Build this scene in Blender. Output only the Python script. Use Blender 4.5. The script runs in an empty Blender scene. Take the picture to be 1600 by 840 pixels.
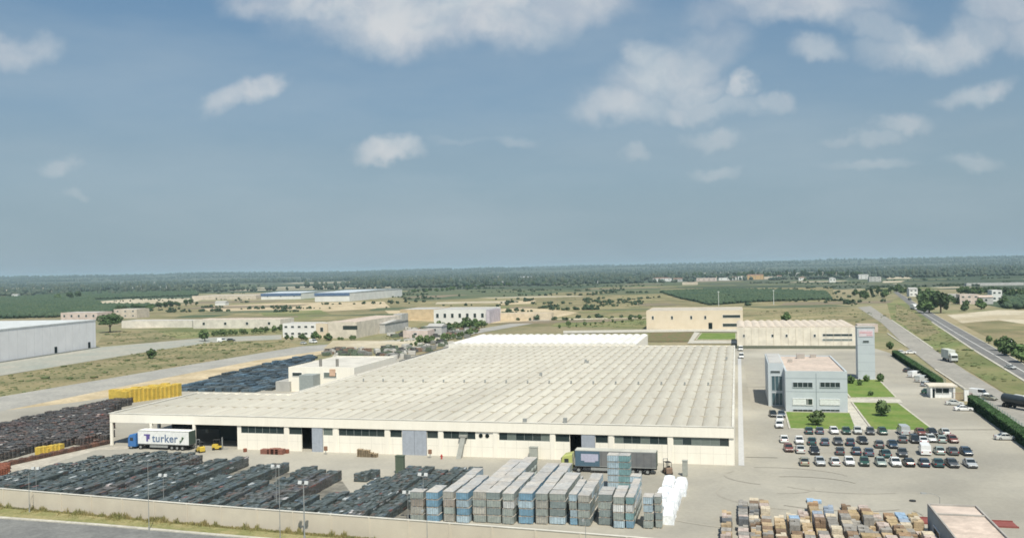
import bpy, bmesh, math, random
import numpy as np
from mathutils import Vector, Matrix

random.seed(7)
S = bpy.context.scene
COL = S.collection

# ------------------------------------------------------------------ camera
H = 38.0
F = 1400.0
YAW = math.radians(14.04)
ROLL = math.radians(1.15)
HAZE = 8e-5
CY = 420.0
fw = Vector((-math.sin(YAW), math.cos(YAW), 0))
rw = Vector((math.cos(YAW), math.sin(YAW), 0))
CR = rw * math.cos(ROLL) - Vector((0, 0, 1)) * math.sin(ROLL)
CU = rw * math.sin(ROLL) + Vector((0, 0, 1)) * math.cos(ROLL)
cam_d = bpy.data.cameras.new('camera')
cam_d.sensor_width = 36.0
cam_d.lens = 36.0 * F / 1600.0
cam_d.clip_start = 0.5
cam_d.clip_end = 150000
cam = bpy.data.objects.new('camera', cam_d)
COL.objects.link(cam)
cam.matrix_world = Matrix(((CR.x, CU.x, -fw.x, 0), (CR.y, CU.y, -fw.y, 0), (CR.z, CU.z, -fw.z, H), (0, 0, 0, 1)))
S.camera = cam
S.view_settings.view_transform = 'Standard'
S.view_settings.look = 'None'
S.view_settings.exposure = 0.38
S.view_settings.gamma = 1.0
S.cycles.filter_width = 1.7
S.cycles.max_bounces = 6
S.cycles.diffuse_bounces = 3
S.cycles.volume_bounces = 0
S.cycles.transparent_max_bounces = 8

# ------------------------------------------------------------------ sun and sky
SUN_EL, SUN_AZ = math.radians(58), math.radians(151)      # azimuth clockwise from +Y
sunv = Vector((math.cos(SUN_EL) * math.sin(SUN_AZ), math.cos(SUN_EL) * math.cos(SUN_AZ), math.sin(SUN_EL)))
sd = bpy.data.lights.new('sun', 'SUN')
sd.energy = 4.0
sd.angle = math.radians(0.6)
sd.color = (1.0, 0.955, 0.83)
so = bpy.data.objects.new('sun', sd)
so.rotation_euler = sunv.to_track_quat('Z', 'Y').to_euler()
COL.objects.link(so)

W = bpy.data.worlds.new('World')
S.world = W
W.use_nodes = True
nt = W.node_tree
for n in list(nt.nodes):
    nt.nodes.remove(n)


class NG:
    """small helper around a node tree"""
    def __init__(s, nt):
        s.nt = nt

    def n(s, t, ins=None, **kw):
        nd = s.nt.nodes.new(t)
        for k, v in kw.items():
            setattr(nd, k, v)
        for k, v in (ins or {}).items():
            if isinstance(v, bpy.types.NodeSocket):
                s.nt.links.new(v, nd.inputs[k])
            else:
                nd.inputs[k].default_value = v
        return nd

    def m(s, op, a, b=None, c=None, clamp=False):
        ins = {0: a}
        if b is not None:
            ins[1] = b
        if c is not None:
            ins[2] = c
        return s.n('ShaderNodeMath', ins, operation=op, use_clamp=clamp).outputs[0]

    def mix(s, fac, a, b, blend='MIX'):
        nd = s.nt.nodes.new('ShaderNodeMix')
        nd.data_type = 'RGBA'
        nd.blend_type = blend
        for sock, v in ((nd.inputs[0], fac), (nd.inputs[6], a), (nd.inputs[7], b)):
            if isinstance(v, bpy.types.NodeSocket):
                s.nt.links.new(v, sock)
            elif sock == nd.inputs[0]:
                sock.default_value = v
            else:
                sock.default_value = (*v[:3], 1)
        return nd.outputs[2]

    def ramp(s, fac, stops, interp='LINEAR'):
        nd = s.n('ShaderNodeValToRGB', {0: fac})
        cr = nd.color_ramp
        cr.interpolation = interp
        while len(cr.elements) < len(stops):
            cr.elements.new(0.5)
        for e, (p, c) in zip(cr.elements, stops):
            e.position = p
            e.color = (*c[:3], 1) if hasattr(c, '__len__') else (c, c, c, 1)
        return nd.outputs[0]

    def noise(s, vec, scale, detail=4, rough=0.55, dist=0.0):
        return s.n('ShaderNodeTexNoise', {'Vector': vec, 'Scale': scale, 'Detail': detail, 'Roughness': rough, 'Distortion': dist}).outputs[0]


g = NG(nt)
SKY_STRENGTH = 0.082
sky = g.n('ShaderNodeTexSky', sky_type='NISHITA', sun_disc=False)
sky.sun_elevation = SUN_EL
sky.sun_rotation = SUN_AZ
sky.air_density = 1.0
sky.dust_density = 1.6
sky.ozone_density = 1.6
sky.altitude = 0
tc = g.n('ShaderNodeTexCoord').outputs['Generated']
nz = g.n('ShaderNodeVectorMath', {0: tc}, operation='NORMALIZE').outputs[0]
dF = g.n('ShaderNodeVectorMath', {0: nz, 1: tuple(fw)}, operation='DOT_PRODUCT').outputs['Value']
dR = g.n('ShaderNodeVectorMath', {0: nz, 1: tuple(rw)}, operation='DOT_PRODUCT').outputs['Value']
dZ = g.n('ShaderNodeSeparateXYZ', {0: nz}).outputs[2]
# clouds live on the sky in world directions: bearing (p) and tangent of elevation (q)
den = g.m('MAXIMUM', dF, 0.05)
p_ = g.m('DIVIDE', dR, den)
q_ = g.m('DIVIDE', dZ, den)
pq = g.n('ShaderNodeCombineXYZ', {0: p_, 1: q_, 2: 0.0}).outputs[0]
wn = g.n('ShaderNodeTexNoise', {'Vector': pq, 'Scale': 9.0, 'Detail': 5.0, 'Roughness': 0.6}).outputs[1]
off = g.n('ShaderNodeVectorMath', {0: wn, 1: (0.5, 0.5, 0.5)}, operation='SUBTRACT').outputs[0]
off = g.n('ShaderNodeVectorMath', {0: off, 3: 0.085}, operation='SCALE').outputs[0]
pqd = g.n('ShaderNodeVectorMath', {0: pq, 1: off}, operation='ADD').outputs[0]
CL = [  # u, v, rx, ry, tilt deg, opacity   (bearings taken off the photograph)
    (520, 0, 150, 46, -12, 1), (640, 22, 190, 56, -3, 1), (760, 40, 120, 40, 0, .9), (880, 2, 110, 44, 8, .9), (700, -10, 260, 60, 0, 1), (430, -4, 80, 26, 0, .8),
    (30, 70, 66, 25, 0, .62), (-10, 60, 50, 26, 0, .6), (395, 146, 62, 24, 20, .85), (428, 130, 32, 22, 10, .9), (355, 158, 40, 18, 0, .6),
    (607, 241, 50, 18, 0, .8), (95, 259, 34, 12, 0, .33), (122, 303, 24, 8, 0, .2),
    (1015, 82, 38, 30, 0, .85), (1040, 112, 92, 48, 15, .9), (980, 160, 86, 34, 0, .75), (1085, 140, 60, 36, 0, .75), (1100, 170, 100, 20, 0, .6), (1162, 140, 22, 26, 0, .8), (1205, 162, 30, 15, 0, .6), (1105, 70, 60, 40, 0, .4),
    (1270, 14, 130, 34, 0, .85), (1180, 0, 70, 28, 0, .6), (1385, 50, 70, 26, -12, .8), (1430, 75, 84, 30, 5, .85), (1520, 50, 76, 34, 10, .8), (1570, 10, 70, 30, 0, .75), (1620, 45, 60, 40, 0, .8), (1280, 88, 46, 20, 0, .6), (1110, 20, 50, 26, 0, .35),
    (1530, 138, 56, 20, 14, .6), (1120, 215, 48, 16, 0, .55), (1115, 268, 40, 11, 0, .4), (1410, 200, 40, 18, 8, .45), (1375, 222, 30, 12, 0, .3), (1320, 228, 36, 9, 0, .22), (1520, 260, 46, 14, 0, .4), (1360, 264, 70, 9, 0, .28), (985, 250, 24, 14, 0, .28), (810, 221, 36, 11, 0, .28), (720, 222, 50, 7, 0, .14)]


def sky_pq(u, v):
    x, y = (u - 800) / F, (CY - v) / F
    return x * math.cos(ROLL) + y * math.sin(ROLL), -x * math.sin(ROLL) + y * math.cos(ROLL)


mask = None
for (u, v, rx, ry, tilt, op) in CL:
    cp, cq = sky_pq(u, v)
    mp = g.n('ShaderNodeMapping', {'Vector': pqd}, vector_type='TEXTURE')
    mp.inputs['Location'].default_value = (cp, cq, 0)
    mp.inputs['Rotation'].default_value = (0, 0, math.radians(tilt))
    mp.inputs['Scale'].default_value = (rx * 1.35 / F, ry * 1.35 / F, 1)
    ln = g.n('ShaderNodeVectorMath', {0: mp.outputs[0]}, operation='LENGTH').outputs['Value']
    e = g.n('ShaderNodeMapRange', {'Value': ln, 'From Min': 1.02, 'From Max': 0.25, 'To Min': 0.0, 'To Max': op}, interpolation_type='SMOOTHSTEP').outputs[0]
    mask = e if mask is None else g.m('MAXIMUM', mask, e)
fine = g.noise(pqd, 13, 6, 0.55)
fine = g.n('ShaderNodeMapRange', {'Value': fine, 'From Min': 0.30, 'From Max': 0.66}, interpolation_type='SMOOTHSTEP').outputs[0]
mask = g.m('MULTIPLY', mask, g.m('MULTIPLY_ADD', fine, 0.5, 0.5))
ahead = g.n('ShaderNodeMapRange', {'Value': dF, 'From Min': 0.1, 'From Max': 0.3}).outputs[0]
mask = g.m('MULTIPLY', mask, ahead)
# a thin veil of high cloud all over the sky
veil = g.noise(g.n('ShaderNodeMapping', {'Vector': nz, 'Scale': (3, 3, 11)}).outputs[0], 1.0, 5, 0.55)
veil = g.n('ShaderNodeMapRange', {'Value': veil, 'From Min': 0.42, 'From Max': 0.75, 'To Max': 0.30}).outputs[0]
lit = g.noise(pqd, 15, 4, 0.5)
ccol = g.ramp(lit, [(0.32, (0.49, 0.525, 0.54)), (0.68, (0.62, 0.60, 0.585))])
skyc = g.n('ShaderNodeVectorMath', {0: sky.outputs[0], 3: SKY_STRENGTH}, operation='SCALE').outputs[0]
# dusty summer air: greyer towards the horizon, fuller blue higher up
tint = g.ramp(g.m('MULTIPLY', dZ, 2.0), [(0.0, (0.98, 1.13, 1.26)), (0.03, (0.84, 1.01, 1.16)), (0.07, (0.73, 0.89, 1.03)), (0.13, (0.66, 0.79, 0.90)), (0.25, (0.71, 0.80, 0.845)), (0.40, (0.79, 0.89, 0.90)), (0.58, (0.75, 0.93, 0.95)), (1.0, (0.74, 0.90, 0.95))])
skyc = g.mix(1.0, skyc, tint, 'MULTIPLY')
lowair = g.ramp(dZ, [(0.0, 0.92), (0.05, 0.80), (0.11, 0.55), (0.2, 0.25), (0.32, 0.0)], 'EASE')
skyc = g.mix(lowair, skyc, (0.236, 0.310, 0.362))
skyc = g.mix(veil, skyc, (0.36, 0.42, 0.46))
skyc = g.mix(g.m('MULTIPLY', mask, 0.8), skyc, ccol)
bg = g.n('ShaderNodeBackground', {0: skyc, 1: 1.0})
out = g.n('ShaderNodeOutputWorld', {0: bg.outputs[0]})


# ------------------------------------------------------------------ geometry of the view (pixel of the photo -> point of the place)
def ray(u, v):
    return fw + CR * ((u - 800) / F) + CU * ((CY - v) / F)


def G(u, v, z=0.0):
    d = ray(u, v)
    t = (z - H) / d.z
    return (d.x * t, d.y * t)


def ONY(u, v, y):
    d = ray(u, v)
    t = y / d.y
    return (d.x * t, H + d.z * t)


def PX(x, y, z):
    d = Vector((x, y, z - H))
    k = d.dot(fw)
    return 800 + F * d.dot(CR) / k, CY - F * d.dot(CU) / k


def ZAT(v, x, y):
    lo, hi = -10, 200
    for _ in range(50):
        m = (lo + hi) / 2
        if PX(x, y, m)[1] > v:
            lo = m
        else:
            hi = m
    return lo


# ------------------------------------------------------------------ materials
MATS = {}


def M(name, rgb, rough=0.85, alt=None, scale=0.3, amt=1.0, fine=None, spec=0.3, metal=0.0, bump=0.0, bscale=3.0, rnd=0.0, coord='world', stretch=(1, 1, 1), big=0.0, famt=0.2):
    """procedural material: rgb and alt mixed by world-space noise, speckled by a finer one"""
    if name in MATS:
        return MATS[name]
    m = bpy.data.materials.new(name)
    m.use_nodes = True
    t = m.node_tree
    k = NG(t)
    b = t.nodes['Principled BSDF']
    if coord == 'world':
        pos = k.n('ShaderNodeNewGeometry').outputs['Position']
    else:
        pos = k.n('ShaderNodeTexCoord').outputs['Object']
    if stretch != (1, 1, 1):
        pos = k.n('ShaderNodeMapping', {'Vector': pos, 'Scale': stretch}).outputs[0]
    if alt is None:
        alt = tuple(c * 0.82 for c in rgb)
    f = k.noise(pos, scale, 6, 0.6)
    f = k.n('ShaderNodeMapRange', {'Value': f, 'From Min': 0.36, 'From Max': 0.64, 'To Max': amt}, interpolation_type='SMOOTHSTEP').outputs[0]
    c = k.mix(f, rgb, alt)
    if fine:
        f2 = k.noise(pos, fine, 3, 0.7)
        v = k.n('ShaderNodeMapRange', {'Value': f2, 'From Min': 0.3, 'From Max': 0.7, 'To Min': 1 - famt, 'To Max': 1 + famt * .9}).outputs[0]
        c = k.mix(1.0, c, k.n('ShaderNodeCombineColor', {0: v, 1: v, 2: v}).outputs[0], 'MULTIPLY')
    if big:
        f3 = k.noise(pos, big, 3, 0.5)
        v = k.n('ShaderNodeMapRange', {'Value': f3, 'From Min': 0.35, 'From Max': 0.65, 'To Min': 0.8, 'To Max': 1.15}).outputs[0]
        c = k.mix(1.0, c, k.n('ShaderNodeCombineColor', {0: v, 1: v, 2: v}).outputs[0], 'MULTIPLY')
    if rnd:
        oi = k.n('ShaderNodeObjectInfo').outputs['Random']
        v = k.n('ShaderNodeMapRange', {'Value': oi, 'To Min': 1 - rnd, 'To Max': 1 + rnd}).outputs[0]
        c = k.mix(1.0, c, k.n('ShaderNodeCombineColor', {0: v, 1: v, 2: v}).outputs[0], 'MULTIPLY')
    t.links.new(c, b.inputs['Base Color'])
    b.inputs['Roughness'].default_value = rough
    b.inputs['Specular IOR Level'].default_value = spec
    b.inputs['Metallic'].default_value = metal
    if bump:
        bn = k.n('ShaderNodeBump', {'Height': k.noise(pos, bscale, 5, 0.6), 'Strength': 0.6, 'Distance': bump})
        t.links.new(bn.outputs[0], b.inputs['Normal'])
    MATS[name] = m
    return m


def flat(name, rgb, rough=0.6, spec=0.4, metal=0.0, rnd=0.0):
    return M(name, rgb, rough, alt=tuple(c * 0.88 for c in rgb), scale=1.7, spec=spec, metal=metal, rnd=rnd)


# ------------------------------------------------------------------ object helpers
def tag(o, label=None, cat=None, group=None, kind=None):
    if label:
        o['label'] = label
    if cat:
        o['category'] = cat
    if group:
        o['group'] = group
    if kind:
        o['kind'] = kind
    return o


def thing(name, label, cat, loc=(0, 0, 0), rz=0.0, group=None):
    o = bpy.data.objects.new(name, None)
    o.empty_display_size = 0.5
    COL.objects.link(o)
    o.location = loc
    o.rotation_euler = (0, 0, rz)
    return tag(o, label, cat, group)


class MB:
    def __init__(s):
        s.v, s.f = [], []

    def add(s, vs, fs):
        n = len(s.v)
        s.v += [tuple(p) for p in vs]
        s.f += [tuple(i + n for i in f) for f in fs]
        return s

    def box(s, x0, x1, y0, y1, z0, z1):
        return s.add([(x0, y0, z0), (x1, y0, z0), (x1, y1, z0), (x0, y1, z0), (x0, y0, z1), (x1, y0, z1), (x1, y1, z1), (x0, y1, z1)],
                     [(3, 2, 1, 0), (4, 5, 6, 7), (0, 1, 5, 4), (1, 2, 6, 5), (2, 3, 7, 6), (3, 0, 4, 7)])

    def cyl(s, a, b, r0, r1=None, n=8, caps=True):
        r1 = r0 if r1 is None else r1
        a, b = Vector(a), Vector(b)
        d = (b - a).normalized()
        e = d.orthogonal().normalized()
        h = d.cross(e)
        vs = [a + (e * math.cos(2 * math.pi * i / n) + h * math.sin(2 * math.pi * i / n)) * r0 for i in range(n)]
        vs += [b + (e * math.cos(2 * math.pi * i / n) + h * math.sin(2 * math.pi * i / n)) * r1 for i in range(n)]
        fs = [(i, (i + 1) % n, n + (i + 1) % n, n + i) for i in range(n)]
        if caps:
            fs += [tuple(range(n - 1, -1, -1)), tuple(range(n, 2 * n))]
        return s.add(vs, fs)

    def loft(s, secs, caps=True):
        """secs: lists of the same number of points"""
        n = len(secs[0])
        vs = [p for sec in secs for p in sec]
        fs = []
        for k in range(len(secs) - 1):
            for i in range(n):
                j = (i + 1) % n
                fs.append((k * n + i, k * n + j, (k + 1) * n + j, (k + 1) * n + i))
        if caps:
            fs += [tuple(range(n - 1, -1, -1)), tuple(range((len(secs) - 1) * n, len(secs) * n))]
        return s.add(vs, fs)

    def mesh(s, name):
        me = bpy.data.meshes.new(name)
        me.from_pydata(s.v, [], s.f)
        me.update()
        bm = bmesh.new()
        bm.from_mesh(me)
        bmesh.ops.recalc_face_normals(bm, faces=bm.faces)
        bm.to_mesh(me)
        bm.free()
        return me

    def build(s, name, mat, parent=None, smooth=False, bevel=0.0):
        me = s.mesh(name)
        if mat is not None:
            me.materials.append(mat)
        if smooth:
            for p in me.polygons:
                p.use_smooth = True
        o = bpy.data.objects.new(name, me)
        COL.objects.link(o)
        if parent is not None:
            o.parent = parent
        if bevel:
            md = o.modifiers.new('bevel', 'BEVEL')
            md.width = bevel
            md.segments = 2
            md.limit_method = 'ANGLE'
        return o


def rawmesh(name, V, Fc, mat, parent=None):
    """numpy verts (n,3), faces (m,k)"""
    me = bpy.data.meshes.new(name)
    n, k = Fc.shape
    me.vertices.add(len(V))
    me.vertices.foreach_set('co', np.asarray(V, dtype=np.float32).ravel())
    me.loops.add(n * k)
    me.loops.foreach_set('vertex_index', Fc.astype(np.int32).ravel())
    me.polygons.add(n)
    me.polygons.foreach_set('loop_start', np.arange(0, n * k, k, dtype=np.int32))
    me.update(calc_edges=True)
    if mat is not None:
        me.materials.append(mat)
    o = bpy.data.objects.new(name, me)
    COL.objects.link(o)
    if parent is not None:
        o.parent = parent
    return o


def dup(o, parent=None):
    c = o.copy()
    COL.objects.link(c)
    if parent is not None:
        c.parent = parent
    for ch in list(o.children):
        dup(ch, c)
    return c


def sheet(name, pts, z, mat, kind='structure', label=None, cat=None):
    m = MB()
    m.add([(x, y, z) for x, y in pts], [tuple(range(len(pts)))])
    me = m.mesh(name)
    me.materials.append(mat)
    if me.polygons[0].normal.z < 0:
        me.flip_normals()
    o = bpy.data.objects.new(name, me)
    COL.objects.link(o)
    o['kind'] = kind
    return tag(o, label, cat)


def uvs(*pts):
    return [G(u, v) for u, v in pts]


# ------------------------------------------------------------------ palette
m_ground = M('dry_ground', (0.30, 0.25, 0.15), 0.95, alt=(0.20, 0.20, 0.10), scale=0.012, fine=0.25, big=0.002)
m_tan = M('dry_grass', (0.285, 0.235, 0.13), 0.95, alt=(0.175, 0.17, 0.08), scale=0.05, fine=0.8, big=0.012)
m_olive = M('olive_grass', (0.14, 0.17, 0.06), 0.95, alt=(0.23, 0.215, 0.10), scale=0.03, fine=0.5, big=0.01)
m_sand = M('pale_sand', (0.55, 0.45, 0.30), 0.95, alt=(0.40, 0.32, 0.20), scale=0.05, fine=0.6)
m_palesand = M('bleached_ground', (0.52, 0.46, 0.35), 0.95, alt=(0.40, 0.34, 0.23), scale=0.02, fine=0.3)
m_dirt = M('brown_earth', (0.24, 0.19, 0.13), 0.95, alt=(0.18, 0.155, 0.10), scale=0.03, fine=0.4)
m_dgreen = M('crop_green', (0.045, 0.075, 0.04), 0.95, alt=(0.07, 0.095, 0.05), scale=0.02, fine=0.3)
m_mgreen = M('scrub_green', (0.075, 0.105, 0.05), 0.95, alt=(0.14, 0.145, 0.08), scale=0.012, fine=0.2)
m_far = M('far_farmland', (0.045, 0.068, 0.04), 0.95, alt=(0.10, 0.11, 0.07), scale=0.0035, fine=0.03, stretch=(1, 1.0, 1))
m_yard = M('yard_concrete', (0.365, 0.34, 0.285), 0.9, alt=(0.325, 0.305, 0.26), scale=0.07, fine=1.3, big=0.02, famt=.07)
m_road = M('road_grey', (0.36, 0.345, 0.31), 0.9, alt=(0.30, 0.29, 0.265), scale=0.08, fine=0.9)
m_asph = M('asphalt', (0.15, 0.148, 0.145), 0.9, alt=(0.19, 0.185, 0.175), scale=0.08, fine=0.9)
m_asph2 = M('asphalt_dark', (0.085, 0.085, 0.085), 0.9, alt=(0.115, 0.112, 0.108), scale=0.15, fine=2.0)
m_kerb = M('kerb_concrete', (0.52, 0.49, 0.42), 0.9, fine=1.5)
m_lawn = M('lawn_grass', (0.115, 0.19, 0.035), 0.95, alt=(0.17, 0.215, 0.055), scale=0.16, fine=1.6)
m_conc = M('precast_concrete', (0.60, 0.54, 0.44), 0.9, alt=(0.55, 0.49, 0.40), scale=0.25, fine=1.0, famt=.06)
m_wallw = M('white_precast', (0.85, 0.80, 0.70), 0.85, alt=(0.82, 0.77, 0.67), scale=0.5, fine=1.6, famt=0.03, stretch=(1, 1, 0.18))
m_roof = M('vault_roof', (0.49, 0.465, 0.395), 0.85, alt=(0.45, 0.42, 0.355), scale=0.42, fine=0.9, famt=.06, big=0.02, stretch=(1, 0.14, 1))
m_roofw = M('white_roof', (0.72, 0.71, 0.67), 0.8, alt=(0.62, 0.60, 0.56), scale=0.1)
m_glass = flat('window_glass', (0.03, 0.045, 0.045), 0.12, 0.6)
m_glass2 = flat('pale_window_glass', (0.16, 0.19, 0.17), 0.25, 0.5)
m_dark = flat('dark_opening', (0.012, 0.02, 0.02), 0.9, 0.1)
m_greydoor = flat('grey_blue_steel', (0.36, 0.39, 0.44), 0.6)
m_steel = flat('galvanised_steel', (0.30, 0.31, 0.30), 0.6)
m_rubber = flat('tyre_rubber', (0.02, 0.02, 0.02), 0.9)
m_white = flat('white_paint', (0.80, 0.80, 0.78), 0.5)
m_cream = M('cream_render', (0.68, 0.585, 0.45), 0.9, alt=(0.64, 0.545, 0.41), scale=0.2)
m_paleblue = M('pale_blue_cladding', (0.49, 0.53, 0.55), 0.75, alt=(0.45, 0.49, 0.515), scale=0.2)
m_pinkroof = M('pinkish_roof', (0.55, 0.45, 0.38), 0.9, alt=(0.48, 0.40, 0.34), scale=0.15, fine=0.8)
m_greyroof = M('grey_roof', (0.46, 0.45, 0.43), 0.9, alt=(0.38, 0.37, 0.35), scale=0.15)
m_bark = flat('bark', (0.10, 0.075, 0.05), 0.95)

# ------------------------------------------------------------------ the ground, fields and roads
E_ = 42000
sheet('ground', [(-E_, -E_), (E_, -E_), (E_, E_), (-E_, E_)], 0.0, m_ground)
zc = [0.02]


def patch(name, pts, mat, dz=0.006):
    zc[0] += dz
    return sheet(name, uvs(*pts), zc[0], mat)


patch('far_farmland', [(-300, 466), (-300, 447.5), (800, 424.5), (1900, 402.5), (1900, 452), (800, 452)], m_far, 0.02)
FIELDS = [
    ('green_field', m_dgreen, [(-60, 500), (-60, 466), (130, 458), (300, 456), (320, 468), (240, 480), (120, 494)]),
    ('dry_field', m_palesand, [(-60, 457), (-60, 452), (70, 449), (200, 450), (110, 458)]),
    ('green_field', m_mgreen, [(70, 449), (330, 441), (420, 446), (300, 458), (110, 459)]),
    ('dry_field', m_palesand, [(125, 473), (200, 467), (330, 465), (300, 472), (160, 478)]),
    ('dry_field', m_tan, [(215, 490), (260, 478), (700, 462), (1010, 455), (1030, 470), (1010, 500), (760, 515), (210, 510)]),
    ('sandy_field', m_sand, [(310, 479), (440, 473), (600, 471), (610, 480), (520, 486), (330, 487)]),
    ('green_field', m_olive, [(400, 487), (500, 484), (520, 492), (480, 500), (440, 505)]),
    ('green_field', m_mgreen, [(600, 458), (690, 452), (900, 452), (840, 462), (640, 470)]),
    ('dry_field', m_tan, [(850, 462), (900, 452), (1100, 450), (1060, 478), (1000, 478), (850, 480)]),
    ('sandy_field', m_sand, [(600, 484), (760, 480), (850, 482), (905, 488), (850, 500), (760, 505), (620, 500)]),
    ('sandy_field', m_sand, [(775, 470), (838, 469), (830, 474), (780, 476)]),
    ('green_field', m_olive, [(870, 503), (930, 493), (1010, 495), (1010, 512), (860, 510)]),
    ('dry_field', m_tan, [(1030, 452), (1300, 448), (1310, 480), (1160, 486), (1010, 482)]),
    ('green_field', m_dgreen, [(1032, 457), (1130, 452), (1290, 457), (1300, 468), (1180, 472), (1110, 477), (1060, 466)]),
    ('dry_field', m_tan, [(1160, 486), (1310, 478), (1390, 490), (1385, 520), (1340, 520), (1160, 505)]),
    ('dry_field', m_palesand, [(1480, 492), (1560, 484), (1660, 486), (1660, 550), (1530, 520)]),
    ('dry_field', m_tan, [(1500, 505), (1560, 500), (1660, 515), (1660, 580), (1560, 535)]),
    ('green_field', m_dgreen, [(1500, 468), (1560, 455), (1660, 450), (1660, 484), (1570, 482)]),
    ('dry_field', m_palesand, [(1378, 441), (1395, 428), (1425, 434), (1400, 444)]),
    ('green_field', m_olive, [(1385, 470), (1405, 465), (1460, 500), (1520, 545), (1600, 596), (1660, 635), (1600, 632), (1456, 544), (1393, 500)]),
    ('dry_field', m_tan, [(1400, 474), (1425, 486), (1470, 520), (1440, 528), (1400, 500)]),
    ('dry_field', m_tan, [(150, 540), (165, 516), (300, 514), (430, 520), (440, 534), (330, 527), (250, 534)]),
    ('dry_field', m_tan, [(-60, 603), (0, 588), (240, 545), (330, 532), (440, 533), (480, 540), (260, 578), (0, 622), (-60, 634)]),
    ('green_field', m_olive, [(230, 512), (300, 508), (440, 512), (440, 520), (340, 524), (280, 530)]),
    ('green_field', m_olive, [(400, 560), (480, 548), (640, 543), (740, 522), (700, 520), (640, 530), (500, 545)]),
]
for nm, mt, pts in FIELDS:
    patch(nm, pts, mt, 0.003)
rs = random.Random(41)
for i in range(46):
    u0, u1, va, vb = rs.choice([(470, 960, 30, 84), (470, 960, 26, 60), (1120, 1400, 28, 72), (880, 1050, 20, 66), (180, 470, 36, 78)])
    u, vv = rs.uniform(u0, u1 - 60), rs.uniform(va, vb)
    L, th = rs.uniform(50, 200), rs.uniform(1.0, 4.5)
    hz = lambda uu: 436.5 - 0.0203 * uu
    sk = rs.uniform(-60, 60)
    if 1030 < u + L and u < 1300 and vv < 60 and u > 1000:
        continue
    if u < 1010 < u + L and vv > 70:
        L = 1005 - u
    patch('farm_field', [(u, hz(u) + vv), (u + L, hz(u + L) + vv), (u + L + sk, hz(u + L + sk) + vv + th), (u + sk, hz(u + sk) + vv + th)],
          rs.choice([m_olive, m_mgreen, m_mgreen, m_tan, m_dirt, m_dirt, m_palesand]), 0.001)
# thin field strips and tracks towards the horizon
rs = random.Random(3)
for i in range(110):
    v = rs.choice([rs.uniform(3.5, 16), rs.uniform(10, 34)])
    u = rs.uniform(-60, 1600)
    L = rs.uniform(60, 260)
    hz = lambda uu: 436.5 - 0.0203 * uu
    t = rs.uniform(0.5, 1.0) * (0.4 + v * 0.06)
    sk = rs.uniform(-30, 30)
    patch('farm_field', [(u, hz(u) + v), (u + L, hz(u + L) + v), (u + L + sk, hz(u + L + sk) + v + t), (u + sk, hz(u + sk) + v + t)],
          rs.choice([m_palesand, m_tan, m_mgreen, m_dgreen, m_mgreen, m_dgreen]), 0.002)

zc[0] = 0.12
patch('paved_road', [(-60, 573), (0, 562), (150, 543), (250, 534), (330, 527), (440, 523), (440, 530), (330, 535), (240, 548), (0, 587), (-60, 600)], M('old_asphalt', (0.30, 0.31, 0.27), 0.9, alt=(0.36, 0.34, 0.29), scale=0.05, fine=0.5))
patch('sand_verge', [(-60, 655), (0, 642), (260, 590), (400, 562), (510, 544), (520, 549), (400, 577), (290, 602), (180, 632), (0, 670), (-60, 685)], m_sand)
patch('paved_road', [(-60, 633), (0, 620), (260, 576), (470, 541), (620, 531), (740, 515), (850, 497), (862, 500), (750, 520), (640, 541), (510, 547), (400, 563), (260, 590), (0, 643), (-60, 656)], m_road)
patch('pale_plaza', [(505, 545), (520, 532), (620, 533), (700, 527), (715, 524), (640, 543)], m_palesand)
patch('highway', [(1396, 456), (1403, 456), (1440, 480), (1478, 502), (1530, 531), (1600, 570), (1680, 615), (1680, 640), (1600, 594), (1520, 545), (1456, 502), (1424, 480)], m_asph)
patch('side_road', [(1340, 480), (1360, 478), (1392, 500), (1456, 544), (1510, 580), (1600, 634), (1680, 690), (1680, 735), (1600, 685), (1560, 655), (1510, 612), (1461, 577), (1414, 540), (1378, 505)], M('side_asphalt', (0.27, 0.255, 0.225), 0.9, alt=(0.32, 0.30, 0.265), scale=0.06, fine=0.6))
zc[0] += 0.006


def line_strip(name, pts, width, mat, h=0.0, kind='structure'):
    """a strip of constant width along world points; with h it is a raised kerb"""
    m = MB()
    P = [Vector((x, y, 0)) for x, y in pts]
    L, R_ = [], []
    for i, p in enumerate(P):
        d = (P[min(i + 1, len(P) - 1)] - P[max(i - 1, 0)]).normalized()
        n = Vector((-d.y, d.x, 0)) * width / 2
        L.append(p + n)
        R_.append(p - n)
    z = zc[0]
    if h:
        m.loft([[(a.x, a.y, 0), (b.x, b.y, 0), (b.x, b.y, z + h), (a.x, a.y, z + h)] for a, b in zip(L, R_)])
    else:
        for i in range(len(P) - 1):
            m.add([(L[i].x, L[i].y, z), (R_[i].x, R_[i].y, z), (R_[i + 1].x, R_[i + 1].y, z), (L[i + 1].x, L[i + 1].y, z)], [(0, 1, 2, 3)])
    o = m.build(name, mat)
    o['kind'] = kind
    return o


m_paint = flat('road_paint', (0.75, 0.74, 0.70), 0.8)
line_strip('kerb', uvs((1456, 503), (1520, 546), (1600, 595), (1680, 641)), 0.9, m_kerb, 0.1)
line_strip('kerb', uvs((1404, 457), (1441, 480), (1479, 502), (1531, 531), (1601, 570), (1680, 614)), 0.5, m_kerb, 0.1)
line_strip('kerb', uvs((1393, 500), (1457, 544)), 0.8, m_kerb, 0.12)
line_strip('kerb', uvs((1387, 521), (1416, 541)), 0.7, m_kerb, 0.12)
line_strip('kerb', uvs((1461, 577), (1511, 610), (1560, 652)), 0.6, m_kerb, 0.12)
line_strip('road_marking', uvs((1440, 487), (1497, 522), (1600, 581), (1680, 627)), 0.3, m_paint)

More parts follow.
